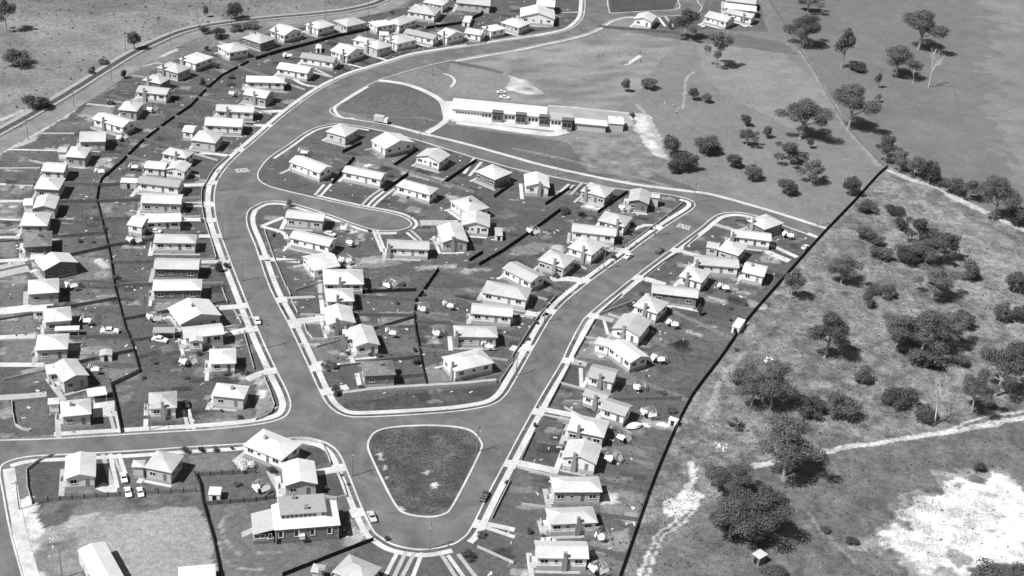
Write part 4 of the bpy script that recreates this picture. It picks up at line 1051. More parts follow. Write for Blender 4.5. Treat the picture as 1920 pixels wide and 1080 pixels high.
fence(G('P', '800,55 860,46 900,30 925,-5'), 1.5, M_pal, 'dark fence climbing between back yards at the top edge')
fence(G('P', '262,698 235,712 208,724'), 1.4, M_palg, 'grey fence closing the lowest back yards of the left row')
fence(G('P', '208,722 218,765 227,812'), 1.4, M_pal, 'dark fence beside the twin-strip drive of the lowest left house')
SPC = G('P', '822,506 805,530 790,552 778,568 776,590 779,622 785,650 790,682 799,722')
fence(SPC, 1.2, M_pal, 'dark fence between the two inner rows, above the small front wall')
SPE = G('P', '1053,393 1020,418 975,450 940,474 898,498')
fence(SPE, 1.3, M_pal, 'dark diagonal fence in the yards below the school street houses')
MISC = """11;790,0 650,68;d;between the first two houses below the school street
11;737,105 570,300;d;between the first two houses above the cul-de-sac
11;1210,50 1030,170;d;between the second and third houses below the school street
11;1142,230 960,358;d;between the second and third houses above the cul-de-sac
11;1650,130 1400,302;d;left of the fourth house below the school street
11;1930,300 1785,402;d;right of the fourth house below the school street
11;380,72 735,108 1050,185 1400,300 1640,372;g;along the backs of the houses above the cul-de-sac
21;430,340 250,458;d;left of the brick hip-roofed house below the school street
21;862,368 640,522;d;left of the corner house below the school street
21;100,470 380,500 640,540;g;behind the last houses below the school street
11;1600,880 1700,820;d;short one among the yards right of the cul-de-sac
12;1190,90 1680,120;g;across the yards right of the small dark gap
12;920,310 1190,300;g;across the yard behind the chimneyed gable house
12;1200,265 1460,275;g;behind the second lowest house of the inner right row
03;250,530 360,520 900,480 1470,448;n;of posts and palings behind the two lowest left houses
03;1462,318 1500,400 1520,540 1600,820 1650,1080;d;running down to the bottom edge beside the bare yard
03;1490,332 1920,308;n;below the small vegetable rows, bottom left
03;1535,550 1920,520 2060,500;n;just above the old stone house
13;880,818 600,925 200,1085;d;running diagonally below the old stone house
20;640,205 900,225 1230,250;g;along the top of the cricket field
12;740,40 1200,25;d;behind the car shelter in the inner row
12;1040,680 1250,665;g;beside the dark-tiled house
02;1270,980 1060,985;g;on the lawn beside the lone house"""
for ln in MISC.split('\n'):
    t, s, k, lab = ln.split(';')
    fence(G(t, s), 1.25, {'d': M_pal, 'g': M_palg, 'n': M_palg}[k], ('grey fence ' if k != 'd' else 'dark fence ') + lab, singles=(k == 'n'), bay=2.9)
# side fences between neighbours: from the street face of the houses back to the rear fence
def hit(p, d, poly):
    best = None
    for i in range(len(poly) - 1):
        a_, b_ = poly[i], poly[i+1]; e = b_ - a_; den = d.x * e.y - d.y * e.x
        if abs(den) < 1e-9: continue
        w_ = a_ - p; t = (w_.x * e.y - w_.y * e.x) / den; s = (w_.x * d.y - w_.y * d.x) / den
        if t > 2 and -.01 <= s <= 1.01 and (best is None or t < best): best = t
    return best
SPB = SP1
def sides(row, rear, lo, hi_, txt, m, maxlen=60, sub_=None):
    hs = HC[row]; k = 0
    for i in range(lo, min(hi_, len(hs) - 1)):
        (c1, a1, L1, W1), (c2, a2, L2, W2) = hs[i], hs[i+1]
        mid = (c1 + c2) / 2
        near = min(rear, key=lambda p: (p - mid).length)
        rd = (c2 - c1).normalized(); d = Vector((-rd.y, rd.x, 0))
        if d.dot(near - mid) < 0: d = -d
        t = hit(mid, d, rear)
        if t is None or t > maxlen: continue
        fence([mid + d * 1.0, mid + d * (t - .15)], 1.25, m, 'grey side fence between %s and %s houses %s' % (nth(i), nth(i + 1), txt), bay=2.6)
sides('A', SP1, 1, 20, 'of outermost left row from bottom', M_palg)
sides('B', SP1, 2, 17, 'left of main road from bottom', M_palg)
sides('C', SPC, 3, 9, 'of inner row from top', M_palg)
sides('E', SPC, 4, 9, 'left of right-hand street from top', M_palg)
sides('N', LONG, 6, 18, 'along long dark fence from top', M_palg)
def fronts(row, rear, lo, hi_, txt, ln_):
    hs = HC[row]
    for i in range(lo, min(hi_, len(hs) - 1)):
        c1, c2 = hs[i][0], hs[i+1][0]; mid = (c1 + c2) / 2; near = min(rear, key=lambda p: (p - mid).length); rd = (c2 - c1).normalized(); d = Vector((-rd.y, rd.x, 0))
        if (c2 - c1).length > 34: continue
        if d.dot(near - mid) > 0: d = -d
        n_ = 0
        while n_ < ln_ and not on_road(mid + d * (n_ + 5.5)): n_ += .5
        if n_ > 4: fence([mid + d * .5, mid + d * n_], .75, M_wire if (i % 3) else M_palg, 'low garden fence between front lawns of %s and %s houses %s' % (nth(i), nth(i + 1), txt), bay=2.4, name='garden_fence', th=.05)
fronts('A', SP1, 1, 22, 'of outermost left row', 16); fronts('B', SP1, 1, 18, 'left of main road', 14); fronts('C', SPC, 1, 9, 'of inner row', 14); fronts('E', SPC, 0, 9, 'left of right-hand street', 12); fronts('N', LONG, 6, 18, 'along long dark fence', 13)
# low front fences
FRONT = """01;1715,95 1600,200 1550,290 1516,345 1512,450 1530,560 1560,660 1600,780 1620,860;w;curving along the left footpath of the main road
02;1665,10 1705,115;w;before the fifth-lowest house left of the main road
02;1750,160 1812,275;w;before the fourth-lowest house left of the main road
02;1830,345 1905,612;w;before the third-lowest house left of the main road
12;60,680 138,885 80,960 0,995;w;round the corner lot at the bottom left junction
11;62,650 130,850 225,1080;w;before the upper houses of the inner row
12;232,0 258,62;w;beside the first path crossing of the inner row
12;265,100 312,195;w;before the garden with the white oval bed
12;360,270 425,392 640,376;w;round the lawn of the chimneyed gable house
21;1290,440 1100,590 850,775;w;along the top left of the right-hand street
22;335,60 200,215 60,430 0,520;w;along the middle left of the right-hand street
21;1390,690 1285,780;w;before the second house of the right-hand row
21;1240,825 1120,900 985,1005;w;before the fourth house of the right-hand row
22;822,52 650,205;w;before the eighth house of the right-hand row
22;622,240 460,525;w;before the ninth house of the right-hand row
22;440,570 270,890;w;before the grey-roofed houses of the right-hand row
23;165,5 70,210;w;before the tall gabled house of the right-hand row
13;1905,375 1770,650;w;beside the lower right of the grass triangle
03;400,175 200,290 240,545;w;round the lawn of the corner house, bottom left
13;290,55 420,70 500,105 560,240;w;round the corner lot above the stone house
13;610,310 680,490 520,495;w;round the small lawn right of the brick gabled house
13;1660,868 1930,990;w;crossing the bottom lawn right of the turning circle
02;90,855 115,1035 220,1075;w;round the lawn at the left edge above the bottom street
12;1830,705 1920,575;w;beside the stone front wall of the inner block
10;1160,385 1000,425;w;before the house midway along the top road
10;1720,320 1580,340;w;before the house near the right of the top road
22;650,205 900,110;w;between lawns of the eighth and ninth right-hand houses
22;545,375 720,400;w;between lawns of the ninth and tenth right-hand houses
22;360,720 550,770;w;between lawns of the two grey-roofed right-hand houses"""
for ln in FRONT.split('\n'):
    t, s, k, lab = ln.split(';')
    fence(smooth(G(t, s), 2), .85, M_wire, 'low pale front fence ' + lab, rails=False, name='front_fence', th=.06)
fence(smooth(G('12', '650,805 800,785 1000,765 1500,735 1800,708'), 3), 1.0, M_concg, 'low pale stone wall above the grass verge of the inner block', name='stone_wall', th=.6, cat='wall')
# wire paddock fence posts
fence(smooth(G('P', '1440,-5 1500,95 1530,140 1556,188 1595,248 1660,315'), 3), 1.1, M_palg, 'thin post fence climbing between park and upper right paddock', rails=True, bay=3.5, name='paddock_fence')
fence(smooth(G('P', '1664,317 1760,352 1850,395 1930,432'), 3), 1.1, M_palg, 'thin post fence below the tree line at the right edge', rails=True, bay=3.5, name='paddock_fence')

# ------------------------------------------------------------------ trees
def leaf_cloud(b, clumps, n, size, rg, flat=.75):
    tot = sum(c[3] ** 2 for c in clumps)
    for cx, cy, cz, r in clumps:
        for k in range(max(8, int(n * r * r / tot))):
            d = Vector((rg.gauss(0, 1), rg.gauss(0, 1), rg.gauss(0, 1) + .25)).normalized()
            rr = r * (rg.random() ** .28) * rg.uniform(.82, 1.1)
            p = Vector((cx + d.x * rr, cy + d.y * rr, cz + d.z * rr * flat))
            nn = (d + Vector((rg.gauss(0, .45), rg.gauss(0, .45), rg.gauss(0, .45)))).normalized()
            x = nn.orthogonal().normalized(); y = nn.cross(x); t = rg.uniform(0, 6.28)
            x, y = x * math.cos(t) + y * math.sin(t), y * math.cos(t) - x * math.sin(t)
            s = size * rg.uniform(.6, 1.35)
            b.quad(p - x * s, p - y * s * .6, p + x * s, p + y * s * .6)
def make_gum(seed, wide, n=3000, ls=.025):
    """height 1, crown width about 1 before scaling"""
    rg = random.Random(seed); t = MB(); c = MB(); top = Vector((rg.uniform(-.04, .04), rg.uniform(-.04, .04), .34))
    t.tube((0, 0, -.02), top, .03, .022, 7); clumps = []
    for k in range(rg.randint(9, 12)):
        a_ = k * 2.4 + rg.uniform(-.3, .3); r = rg.uniform(.12, .42) if k else 0; z = rg.uniform(.48, .88) - r * .35
        clumps.append((r * math.cos(a_), r * math.sin(a_), z, rg.uniform(.12, .21)))
    clumps.append((0, 0, .82, .17)); clumps.append((.05, -.05, .66, .24))
    for cx, cy, cz, r in clumps[:6]: t.tube(top - Vector((0, 0, .02)), (cx, cy, cz), .016, .005, 5)
    leaf_cloud(c, clumps, n, ls, rg)
    return t.mesh('trunk', M_bark), c.mesh('crown', M_leaf)
def make_round(seed, n=2600, ls=.030):
    rg = random.Random(seed); t = MB(); c = MB(); t.tube((0, 0, -.02), (0, 0, .3), .035, .025, 6); clumps = [(0, 0, .55, .34)]
    for k in range(9):
        a_ = k * 2.4 + rg.uniform(-.3, .3); r = rg.uniform(.18, .32); clumps.append((r * math.cos(a_), r * math.sin(a_), rg.uniform(.32, .74), rg.uniform(.14, .22)))
    leaf_cloud(c, clumps, n, ls, rg, .95)
    return t.mesh('trunk', M_bark), c.mesh('crown', M_leaf2)
def make_bush(seed, n=2600):
    rg = random.Random(seed); t = MB(); c = MB()
    clumps = []
    for k in range(8):
        a_ = k * 2.4 + rg.uniform(-.3, .3); r = rg.uniform(0, .34); clumps.append((r * math.cos(a_), r * math.sin(a_), rg.uniform(.25, .72) - r * .3, rg.uniform(.17, .28)))
    for k in range(4): a_ = k * 1.6; t.tube((0, 0, -.02), (.15 * math.cos(a_), .15 * math.sin(a_), .4), .02, .01, 5)
    leaf_cloud(c, clumps, n, .03, rg, 1.0)
    return t.mesh('stem', M_bark), c.mesh('foliage', M_bushl)
def make_dead(seed):
    rg = random.Random(seed); t = MB(); br = MB(); tp = Vector((.06, 0, .38)); t.tube((0, 0, -.02), tp, .022, .014, 6)
    def grow(p, d, L, r, dep):
        q_ = p + d * L; br.tube(p, q_, r, r * .55, 5)
        if dep:
            for k in range(3): grow(p + d * L * rg.uniform(.5, 1), (d + Vector((rg.gauss(0, .45), rg.gauss(0, .45), rg.uniform(-.05, .3)))).normalized(), L * rg.uniform(.55, .75), r * .55, dep - 1)
    for k in range(4): grow(tp * rg.uniform(.8, 1), Vector((rg.gauss(0, .45), rg.gauss(0, .45), 1)).normalized(), .26, .011, 3)
    return t.mesh('trunk', M_deadw), br.mesh('branches', M_deadw)
GUM = [make_gum(s, 1) for s in range(100, 107)]; RND = [make_round(s) for s in range(200, 205)]; BSH = [make_bush(s) for s in range(300, 306)]; DED = [make_dead(s) for s in range(400, 403)]
GUM2 = [make_gum(s_, 1, 9000, .0145) for s_ in (100, 102, 103, 105)]; RND2 = [make_round(s_, 8000, .017) for s_ in (200, 202, 203)]
def plant(x, y, wpx, hpx, kind, lab, cat, grp, i, name=None):
    p = at(x, y); s = scale_at(x, y); wm = (1.22 if kind == 'g' else 1.06) * wpx / s; hm = hpx / (s * .86)
    lib = {'g': GUM, 'r': RND, 'b': BSH, 'd': DED}[kind]; 
    if wpx > 58 and kind in 'gr': lib = GUM2 if kind == 'g' else RND2
    tm, cm = lib[i % len(lib)]
    wf = {'g': .98, 'r': .92, 'b': .95, 'd': .8}[kind]
    if kind in 'rb': hm = max((hpx - wpx * .30) / (s * .86), wm * .55)      # part of the picture height is crown depth
    if kind == 'g': hm = max((hpx - wpx * .16) / (s * .86), wm * .5)
    o = empty(name or {'g': 'gum_tree', 'r': 'round_tree', 'b': 'shrub', 'd': 'dead_tree'}[kind], p, (i * 2.39) % 6.28); o.scale = (wm / wf, wm / wf, hm)
    ob(tm.name.split('.')[0], tm, o); ob(cm.name.split('.')[0], cm, o)
    tag(o, lab, cat, grp); return o
TREES = {
 'top': ('in upper right paddock', 'trees in the upper right paddock', """1515,22,46,38,g 1507,86,66,66,g 1577,128,40,76,g 1722,93,78,80,g 1680,143,68,66,g 1605,134,36,24,b 1741,163,40,80,d 1711,157,14,32,d 1644,165,14,30,g 1646,192,12,18,g 1590,243,78,92,g 1500,260,85,86,g 1660,303,42,52,g"""),
 'park': ('in park by the school', 'trees in the park', """1282,73,52,62,g 1341,126,44,70,g 1172,172,19,32,r 1215,165,38,30,r 1299,187,22,30,r 1324,192,22,24,r 1397,236,24,30,r 1437,258,20,30,r 1400,273,34,36,g 1325,287,56,48,r 1256,292,38,52,r 1283,318,52,50,r 1261,325,26,36,r 1375,313,36,36,r 1409,337,40,40,r 1475,364,42,42,r 1480,307,56,48,g 1522,343,46,50,g 1518,278,14,26,r 1595,366,36,48,r"""),
 'line': ('along right edge fence', 'trees along the right edge fence line', """1686,321,38,42,g 1712,333,36,46,g 1740,344,46,60,r 1764,350,22,30,b 1788,364,42,44,r 1818,376,38,42,g 1862,412,70,90,g 1905,422,46,52,r 1935,432,44,46,r"""),
 'bush': ('in scrub by dark fence', 'trees in the scrub paddock', """1625,396,42,34,b 1676,400,38,30,b 1686,432,32,38,b 1618,446,46,34,b 1648,484,42,42,b 1645,460,30,26,b 1700,492,60,50,r 1735,498,64,62,g 1768,490,56,62,g 1722,452,54,52,g 1577,532,62,64,g 1483,560,40,64,g 1748,556,74,66,g 1818,524,44,50,b 1900,548,42,56,r 1638,550,24,28,b 1667,557,34,34,b 1625,574,28,38,b 1873,602,38,50,r 1912,602,42,44,r 1546,670,80,96,g 1680,650,80,72,g 1728,662,94,96,g 1772,650,66,76,g 1803,615,40,48,r 1735,688,74,42,b 1800,684,34,36,b 1866,742,78,108,g 1822,773,60,84,g 1905,690,50,70,r 1615,720,36,48,b 1684,757,58,58,b 1735,787,42,42,b 1520,777,56,52,b 1579,780,62,66,b 1752,797,60,112,d 1408,762,70,78,g 1445,768,72,100,g 1400,720,60,52,b 1470,892,108,122,g 1345,922,60,62,g 1378,925,64,66,g 1368,1010,100,100,g 1418,1012,110,112,g 1440,945,60,56,b 1345,985,50,44,b 1836,881,30,20,b 1545,998,22,20,b 1598,1018,24,20,b 1380,800,30,20,b 1850,1090,70,34,b 1920,1085,60,44,b 1450,1085,50,26,b"""),
 'rail': ('in railway field', 'trees in the railway field', """12,58,34,62,g 30,122,60,44,b 68,203,52,42,b 252,93,26,44,r 440,36,36,42,r 386,32,12,26,r 232,146,12,20,r 172,138,16,10,b 195,120,20,12,b 385,62,26,14,b 410,70,34,18,b 470,52,30,14,b 445,58,26,12,b""")}
cnt = 0
KW = {'g': 'spreading gum tree', 'r': 'dense round-crowned tree', 'b': 'low dark shrub', 'd': 'bare bleached dead tree'}
for key, (wh, grp, s) in TREES.items():
    L_ = [q.split(',') for q in s.split()]; L_ = sorted(L_, key=lambda t: float(t[1]))
    kc = {}
    for t in L_:
        k = t[4]; i = kc.get(k, 0); kc[k] = i + 1; tot = sum(1 for u in L_ if u[4] == k)
        lab = ('%s, the only one %s' % (KW[k], wh)) if tot == 1 else '%s, %s from top of its kind %s' % (KW[k], nth(i), wh)
        plant(float(t[0]), float(t[1]), float(t[2]), float(t[3]), k, lab, 'shrub' if k == 'b' else 'tree', grp, cnt); cnt += 1
SHR = """12;560,605;26;17 12;600,795;22;22 12;860,510;12;12 12;920,510;14;9 12;1200,570;15;22 12;1185,480;9;14 12;690,500;14;9 12;790,760;18;9
11;250,470;13;18 11;130,690;10;10 11;1100,1060;14;10 11;430,1010;7;7 21;1040,640;8;8 21;760,860;14;12 21;890,690;5;8 22;180,270;10;11 22;1400,205;12;28 22;1130,795;14;9 22;1195,930;18;16 22;250,150;9;9 22;170,1040;9;11
22;120,390;10;8 22;510,575;5;5 13;980,810;12;12 13;1690,780;18;14 13;1600,940;26;14 13;1880,390;8;10 13;640,330;8;6 13;690,400;6;8 03;1390,160;16;20 03;1510,150;11;18 03;1620,145;12;14 03;1740,135;7;10 03;1170,440;10;8 03;1780,400;14;12
01;1515,580;9;8 01;1690,930;12;14 01;600,735;10;9 01;1640,960;16;24 01;870,1010;12;14 02;1700,640;22;9 02;1490,500;14;10 02;1400,680;10;7 02;1170,570;10;5 02;1080,680;10;6 02;1660,930;8;8 02;1800,975;13;8 02;1830,640;14;8
00;700,525;6;11 00;930,590;10;19 00;1520,650;14;19 00;1620,510;12;14 00;1730,590;14;11 00;830,780;14;10 00;1550,380;10;12 10;1020,100;8;8 20;120,180;8;7 20;220,190;7;6 20;280,180;8;7 20;1180,220;9;20 01;780,640;12;10 01;700,740;8;7 12;500,580;9;5 12;750,210;9;8 12;1060,120;10;9
21;400,520;20;8 21;520,540;18;8 23;130,760;14;16 23;240,800;16;8 13;520,440;10;12 13;110,300;20;8 13;200,800;8;10 12;1260,60;7;7 22;1640,160;9;8 22;1750,130;9;9 22;1640,245;8;7 22;1680,470;9;9 21;880,600;16;7 21;330,1000;14;7 11;850,660;9;8 11;1140,410;5;9 20;900,870;12;9"""
i = 0
rows_ = [q for q in SHR.replace('\n', ' ').split()]
# shrubs are written as tile;x,y;w;h groups
lst = []
for q in rows_:
    f = q.split(';'); lst.append((P(f[0], f[1])[0], float(f[2]), float(f[3])))
lst.sort(key=lambda t: t[0][1])
for (x, y), a_, b_ in lst:
    plant(x, y, a_ * 1.05, b_ * 1.1, 'b', 'small garden shrub, %s from top among the housing lots' % nth(i), 'shrub', 'garden shrubs in the housing lots', i, 'garden_shrub'); i += 1
# white blossoming bush
o = plant(455, 880, 42, 26, 'b', 'white blossoming bush beside the long white house below the bottom street', 'shrub', None, 2, 'blossom_bush')
for ch in o.children:
    if ch.name.startswith('foliage'): ch.data = ch.data.copy(); ch.data.materials[0] = M_flower
# low scrub, one mass nobody could count
def tufts(name, lab, polys, n, smin, smax, m, seed):
    rg = random.Random(seed); b = MB()
    for tl, s, frac in polys:
        pts = [(p.x, p.y) for p in G(tl, s)]; x0, x1 = min(p[0] for p in pts), max(p[0] for p in pts); y0, y1 = min(p[1] for p in pts), max(p[1] for p in pts); k = 0; guard = 0
        while k < n * frac and guard < n * 20:
            guard += 1; x, y = rg.uniform(x0, x1), rg.uniform(y0, y1); ins = False; j = len(pts) - 1
            for i2 in range(len(pts)):
                if (pts[i2][1] > y) != (pts[j][1] > y) and x < (pts[j][0] - pts[i2][0]) * (y - pts[i2][1]) / (pts[j][1] - pts[i2][1]) + pts[i2][0]: ins = not ins
                j = i2
            if not ins: continue
            k += 1; s_ = smin + (smax - smin) * rg.random() ** 3
            for q_ in range(5):
                d = Vector((rg.gauss(0, .5), rg.gauss(0, .5), rg.uniform(.2, .9))) * s_; c_ = Vector((x, y, 0)) + d * .7
                e1 = Vector((rg.gauss(0, 1), rg.gauss(0, 1), rg.gauss(0, .6))).normalized() * s_ * .6; e2 = Vector((rg.gauss(0, 1), rg.gauss(0, 1), rg.uniform(.2, 1))).normalized() * s_ * .5
                b.quad(c_ - e1, c_ - e2, c_ + e1, c_ + e2)
    o = b.build(name, m); tag(o, lab, 'scrub', None, 'stuff')
tufts('scrub_tufts', 'low dark tufts scattered over the scrub paddock', [('P', '1640,350 1930,480 1930,770 1540,840 1420,860 1330,880 1240,890 1300,760 1400,620 1520,490', .75), ('P', '1240,920 1420,890 1560,860 1920,800 1920,860 1650,1000 1700,1080 1180,1080', .3), ('P', '1690,1000 1800,930 1920,900 1920,1050 1720,1060', .03)], 5200, .05, .42, M_scrub, 5)
tufts('dry_grass', 'pale dry grass scattered over the scrub paddock', [('P', '1640,350 1930,480 1930,770 1540,840 1420,860 1330,880 1240,890 1300,760 1400,620 1520,490', 1)], 6000, .06, .26, mat('dry_grass', .24, .95, .3, .3), 9)
tufts('garden_plants', 'small plants and weeds growing in the yards', [('P', '190,340 262,272 357,202 470,120 560,110 450,250 400,290 370,350 380,430 440,560 500,700 430,780 230,800 262,698', .3), ('P', '20,300 250,150 440,90 350,200 262,270 185,350 215,540 262,698 208,722 227,812 20,812', .2), ('P', '520,390 640,430 800,450 960,470 1060,400 1280,400 1000,620 940,740 620,745', .4), ('P', '1360,410 1520,450 1300,730 1200,960 1150,1075 1000,1075 1080,780 1180,580', .3)], 3600, .1, .55, M_bushl, 12)
tufts('field_tufts', 'low dark tufts scattered over the railway field', [('P', '0,0 700,0 420,35 250,90 0,240', 1)], 500, .15, .8, M_scrub, 6)
tufts('rough_grass', 'long rough grass covering the triangle island', [('P', '700,815 780,803 868,806 898,830 845,945 805,965 765,958 742,940 695,850', 1)], 5200, .1, .3, mat('rough_grass', .085, .9, .5, .3), 8)

# ------------------------------------------------------------------ utility poles
pm = MB(); pm.tube((0, 0, 0), (0, 0, 8.6), .16, .11, 7); PS = pm.mesh('shaft', M_pole)
pm = MB(); pm.box(-1.1, 1.1, -.06, .06, 7.9, 8.05); PC = pm.mesh('crossarm', M_pole)
pm = MB()
for x in (-.95, -.35, .35, .95): pm.tube((x, 0, 8.05), (x, 0, 8.22), .05, .03, 5)
PI_ = pm.mesh('insulators', M_trim)
pm = MB(); pm.tube((0, 0, 7.2), (0, -1.3, 7.6), .04, .03, 5); pm.tube((0, -1.2, 7.5), (0, -1.5, 7.45), .18, .22, 6); PL = pm.mesh('street_lamp', M_metal)
POLES = '660,893,20 894,848,30 805,1030,0 36,955,20 116,1084,0 967,705,60 1020,605,60 501,652,20 418,450,10 454,527,10 410,358,60 626,151,60 810,141,20 788,262,80 1045,330,80 1226,443,60 1131,506,60 1300,381,40 1532,424,70 770,412,0 53,263,50 139,201,50 210,156,50 321,91,60 434,61,70 236,96,60 370,46,70 281,806,0 1328,31,0 610,36,70 546,352,70 690,30,60 900,83,70'
for i, q in enumerate(sorted(POLES.split(), key=lambda t: float(t.split(',')[1]))):
    x, y, a_ = map(float, q.split(','))
    o = empty('utility_pole', at(x, y), math.radians(a_)); tag(o, 'timber utility pole with crossarm, %s from the top of the picture' % nth(i), 'pole', 'utility poles')
    ob('shaft', PS, o); ob('crossarm', PC, o); ob('insulators', PI_, o); ob('street_lamp', PL, o)

# ------------------------------------------------------------------ cars
def car_mesh(m):
    """length along x, 4.3 m"""
    prof = [(-2.1, .35), (-2.15, .75), (-1.9, .92), (-1.15, .98), (-.75, 1.45), (.45, 1.47), (.95, 1.0), (1.85, .88), (2.12, .7), (2.1, .35)]
    b = MB(); N = len(prof); y = .8
    def yy(z): return y - max(0, z - .95) * .32
    for i in range(N):
        j = (i + 1) % N; (x0, z0), (x1, z1) = prof[i], prof[j]; b.quad((x0, -yy(z0), z0), (x0, yy(z0), z0), (x1, yy(z1), z1), (x1, -yy(z1), z1))
    for s in (-1, 1):
        low = [0, 1, 2, 3, 6, 7, 8, 9]; up = [3, 4, 5, 6]
        for idx_ in (low, up):
            k = len(b.v); vs_ = [(prof[i][0], s * yy(prof[i][1]), prof[i][1]) for i in idx_]; b.v += vs_
            f = tuple(k + i for i in range(len(vs_))); b.f.append(f if s > 0 else f[::-1]); b.mi.append(0)
    body = b.mesh('body', m); g = []
    for s in (-1, 1):
        b = MB(); pts = [(-.98, 1.05), (-.68, 1.38), (.4, 1.39), (.78, 1.05)]; b.quad(*[(px, s * (yy(pz) + .012), pz) for px, pz in pts]); g.append(b.mesh('side_window', M_glass))
    for (xa_, za_), (xb_, zb_) in (((-1.12, 1.04), (-.8, 1.41)), ((.9, 1.06), (.52, 1.42))):
        b = MB(); dx = -.02 if xa_ < 0 else .02; b.quad((xa_ + dx, -.66, za_), (xa_ + dx, .66, za_), (xb_ + dx, .58, zb_), (xb_ + dx, -.58, zb_)); g.append(b.mesh('windscreen', M_glass))
    return body, g
b = MB(); b.tube((0, -.1, 0), (0, .1, 0), .32, .32, 10); WH = b.mesh('wheel', M_tyre)
b = MB(); b.tube((0, -.105, 0), (0, .105, 0), .18, .18, 8); HUB = b.mesh('hubcap', M_metal)
CARS = {k: car_mesh(m) for k, m in (('w', M_carw), ('l', M_carl), ('d', M_card))}
def car(x, y, dx, dy, k, lab, f=1.0):
    p = at(x, y); d = at(x + dx, y + dy) - at(x - dx, y - dy)
    o = empty('car', p, math.atan2(d.y, d.x)); o.scale = (f, f, f); tag(o, lab, 'car')
    bd, g = CARS[k]; ob('body', bd, o)
    for q_ in g: ob(q_.name.split('.')[0], q_, o)
    for sx in (-1.3, 1.3):
        for sy in (-.72, .72): wq = ob('wheel', WH, o, (sx, sy, .32)); ob('hubcap', HUB, wq)
for a_ in ((697, 972, 6, 14, 'l', 'pale small car parked by the lower left kerb of the triangle', 1), (908, 934, -5, 9, 'd', 'dark car parked at the right kerb below the grass triangle', 1),
           (1178, 483, 9, -6, 'w', 'pale car parked at the left kerb of the right-hand street', 1), (1236, 473, -9, 7, 'd', 'dark grey car at the right kerb of the right-hand street', 1),
           (482, 604, -3, -8, 'w', 'white car driving on the left main road', 1), (206, 625, 10, 0, 'w', 'long white car parked in a left-row back yard', 1.25), (300, 640, 10, 2, 'w', 'white car behind the third-lowest house left of the main road', 1.1),
           (940, 175, 10, 0, 'w', 'upper of two white cars parked behind the school', .95), (946, 185, 10, 1, 'w', 'lower of two white cars parked behind the school', 1.05), (292, 436, 8, 1, 'w', 'white car tucked beside a white house left of the main road', .9),
           (232, 899, 2, 8, 'w', 'white car on the twin-strip drive, bottom left', .95), (240, 926, 2, 8, 'w', 'white car parked below the one on the twin-strip drive', .95), (263, 926, 2, 8, 'w', 'white car at the left end of the brick hip-roofed house, bottom left', .9),
           (1028, 1018, 8, 1, 'w', 'white car behind the second lowest right-hand house', .9), (677, 546, 8, 1, 'w', 'white car sheltered beside an inner-row house', .95), (619, 441, 9, 3, 'w', 'white car on the yard right of the first inner-row house', .95), (350, 760, 2, 8, 'd', 'dark car on the drive beside the lone house', .85),
           (1510, 466, 9, -5, 'w', 'white car at the fence corner of the top right lots', .9), (600, 113, 8, 2, 'w', 'white car behind a house of the second row near the top', .8), (1395, 50, 6, 3, 'w', 'white car before the houses at the top right', .9),(1316,50,6,3,'w','white car left of the top right houses',.9)):
    car(*a_)
# delivery truck on the school street
p = at(716, 230); d = at(726, 232) - at(706, 228.5)
o = empty('delivery_truck', p, math.atan2(d.y, d.x)); tag(o, 'pale box truck driving on the school street', 'truck')
b = MB(); b.box(-3.2, .9, -1.1, 1.1, .7, 2.9); ob('cargo_box', b.mesh('cargo_box', M_carl), o)
b = MB(); b.box(1.0, 2.6, -1.0, 1.0, .5, 2.2); ob('cab', b.mesh('cab', M_carw), o)
b = MB(); b.box(-3.2, 2.7, -.5, .5, .45, .69); ob('chassis', b.mesh('chassis', M_tyre), o)
b = MB(); b.box(2.61, 2.64, -.9, .9, 1.35, 2.05); ob('windscreen', b.mesh('windscreen', M_glass), o)
for sx in (-2.2, 1.8):
    for sy in (-.95, .95): ob('wheel', WH, o, (sx, sy, .38), None, (1.2, 1.2, 1.2))
# covered boat
p = at(1189, 802); o = empty('covered_boat', p, math.radians(25)); tag(o, 'white domed boat under cover beside a grey-roofed right-hand house', 'boat')
b = MB(); n_ = 9; prev = None
for i in range(n_):
    t = i / (n_ - 1); x = -2.4 + 4.8 * t; w_ = 1.1 * math.sin(math.pi * (.12 + .8 * t)) + .05; hgt = 1.0 + .5 * math.sin(math.pi * t)
    ring = [Vector((x, -w_, .5)), Vector((x, -w_ * .75, hgt * .85)), Vector((x, 0, hgt)), Vector((x, w_ * .75, hgt * .85)), Vector((x, w_, .5)), Vector((x, 0, .15))]
    if prev:
        for k in range(6): b.quad(prev[k], ring[k], ring[(k+1) % 6], prev[(k+1) % 6])
    prev = ring
ob('hull_cover', b.mesh('hull_cover', M_cloth), o); b = MB(); b.box(-2, 2, -.06, .06, .02, .2); b.box(-.1, .1, -.9, .9, .02, .3); ob('trailer', b.mesh('trailer', M_metal), o)

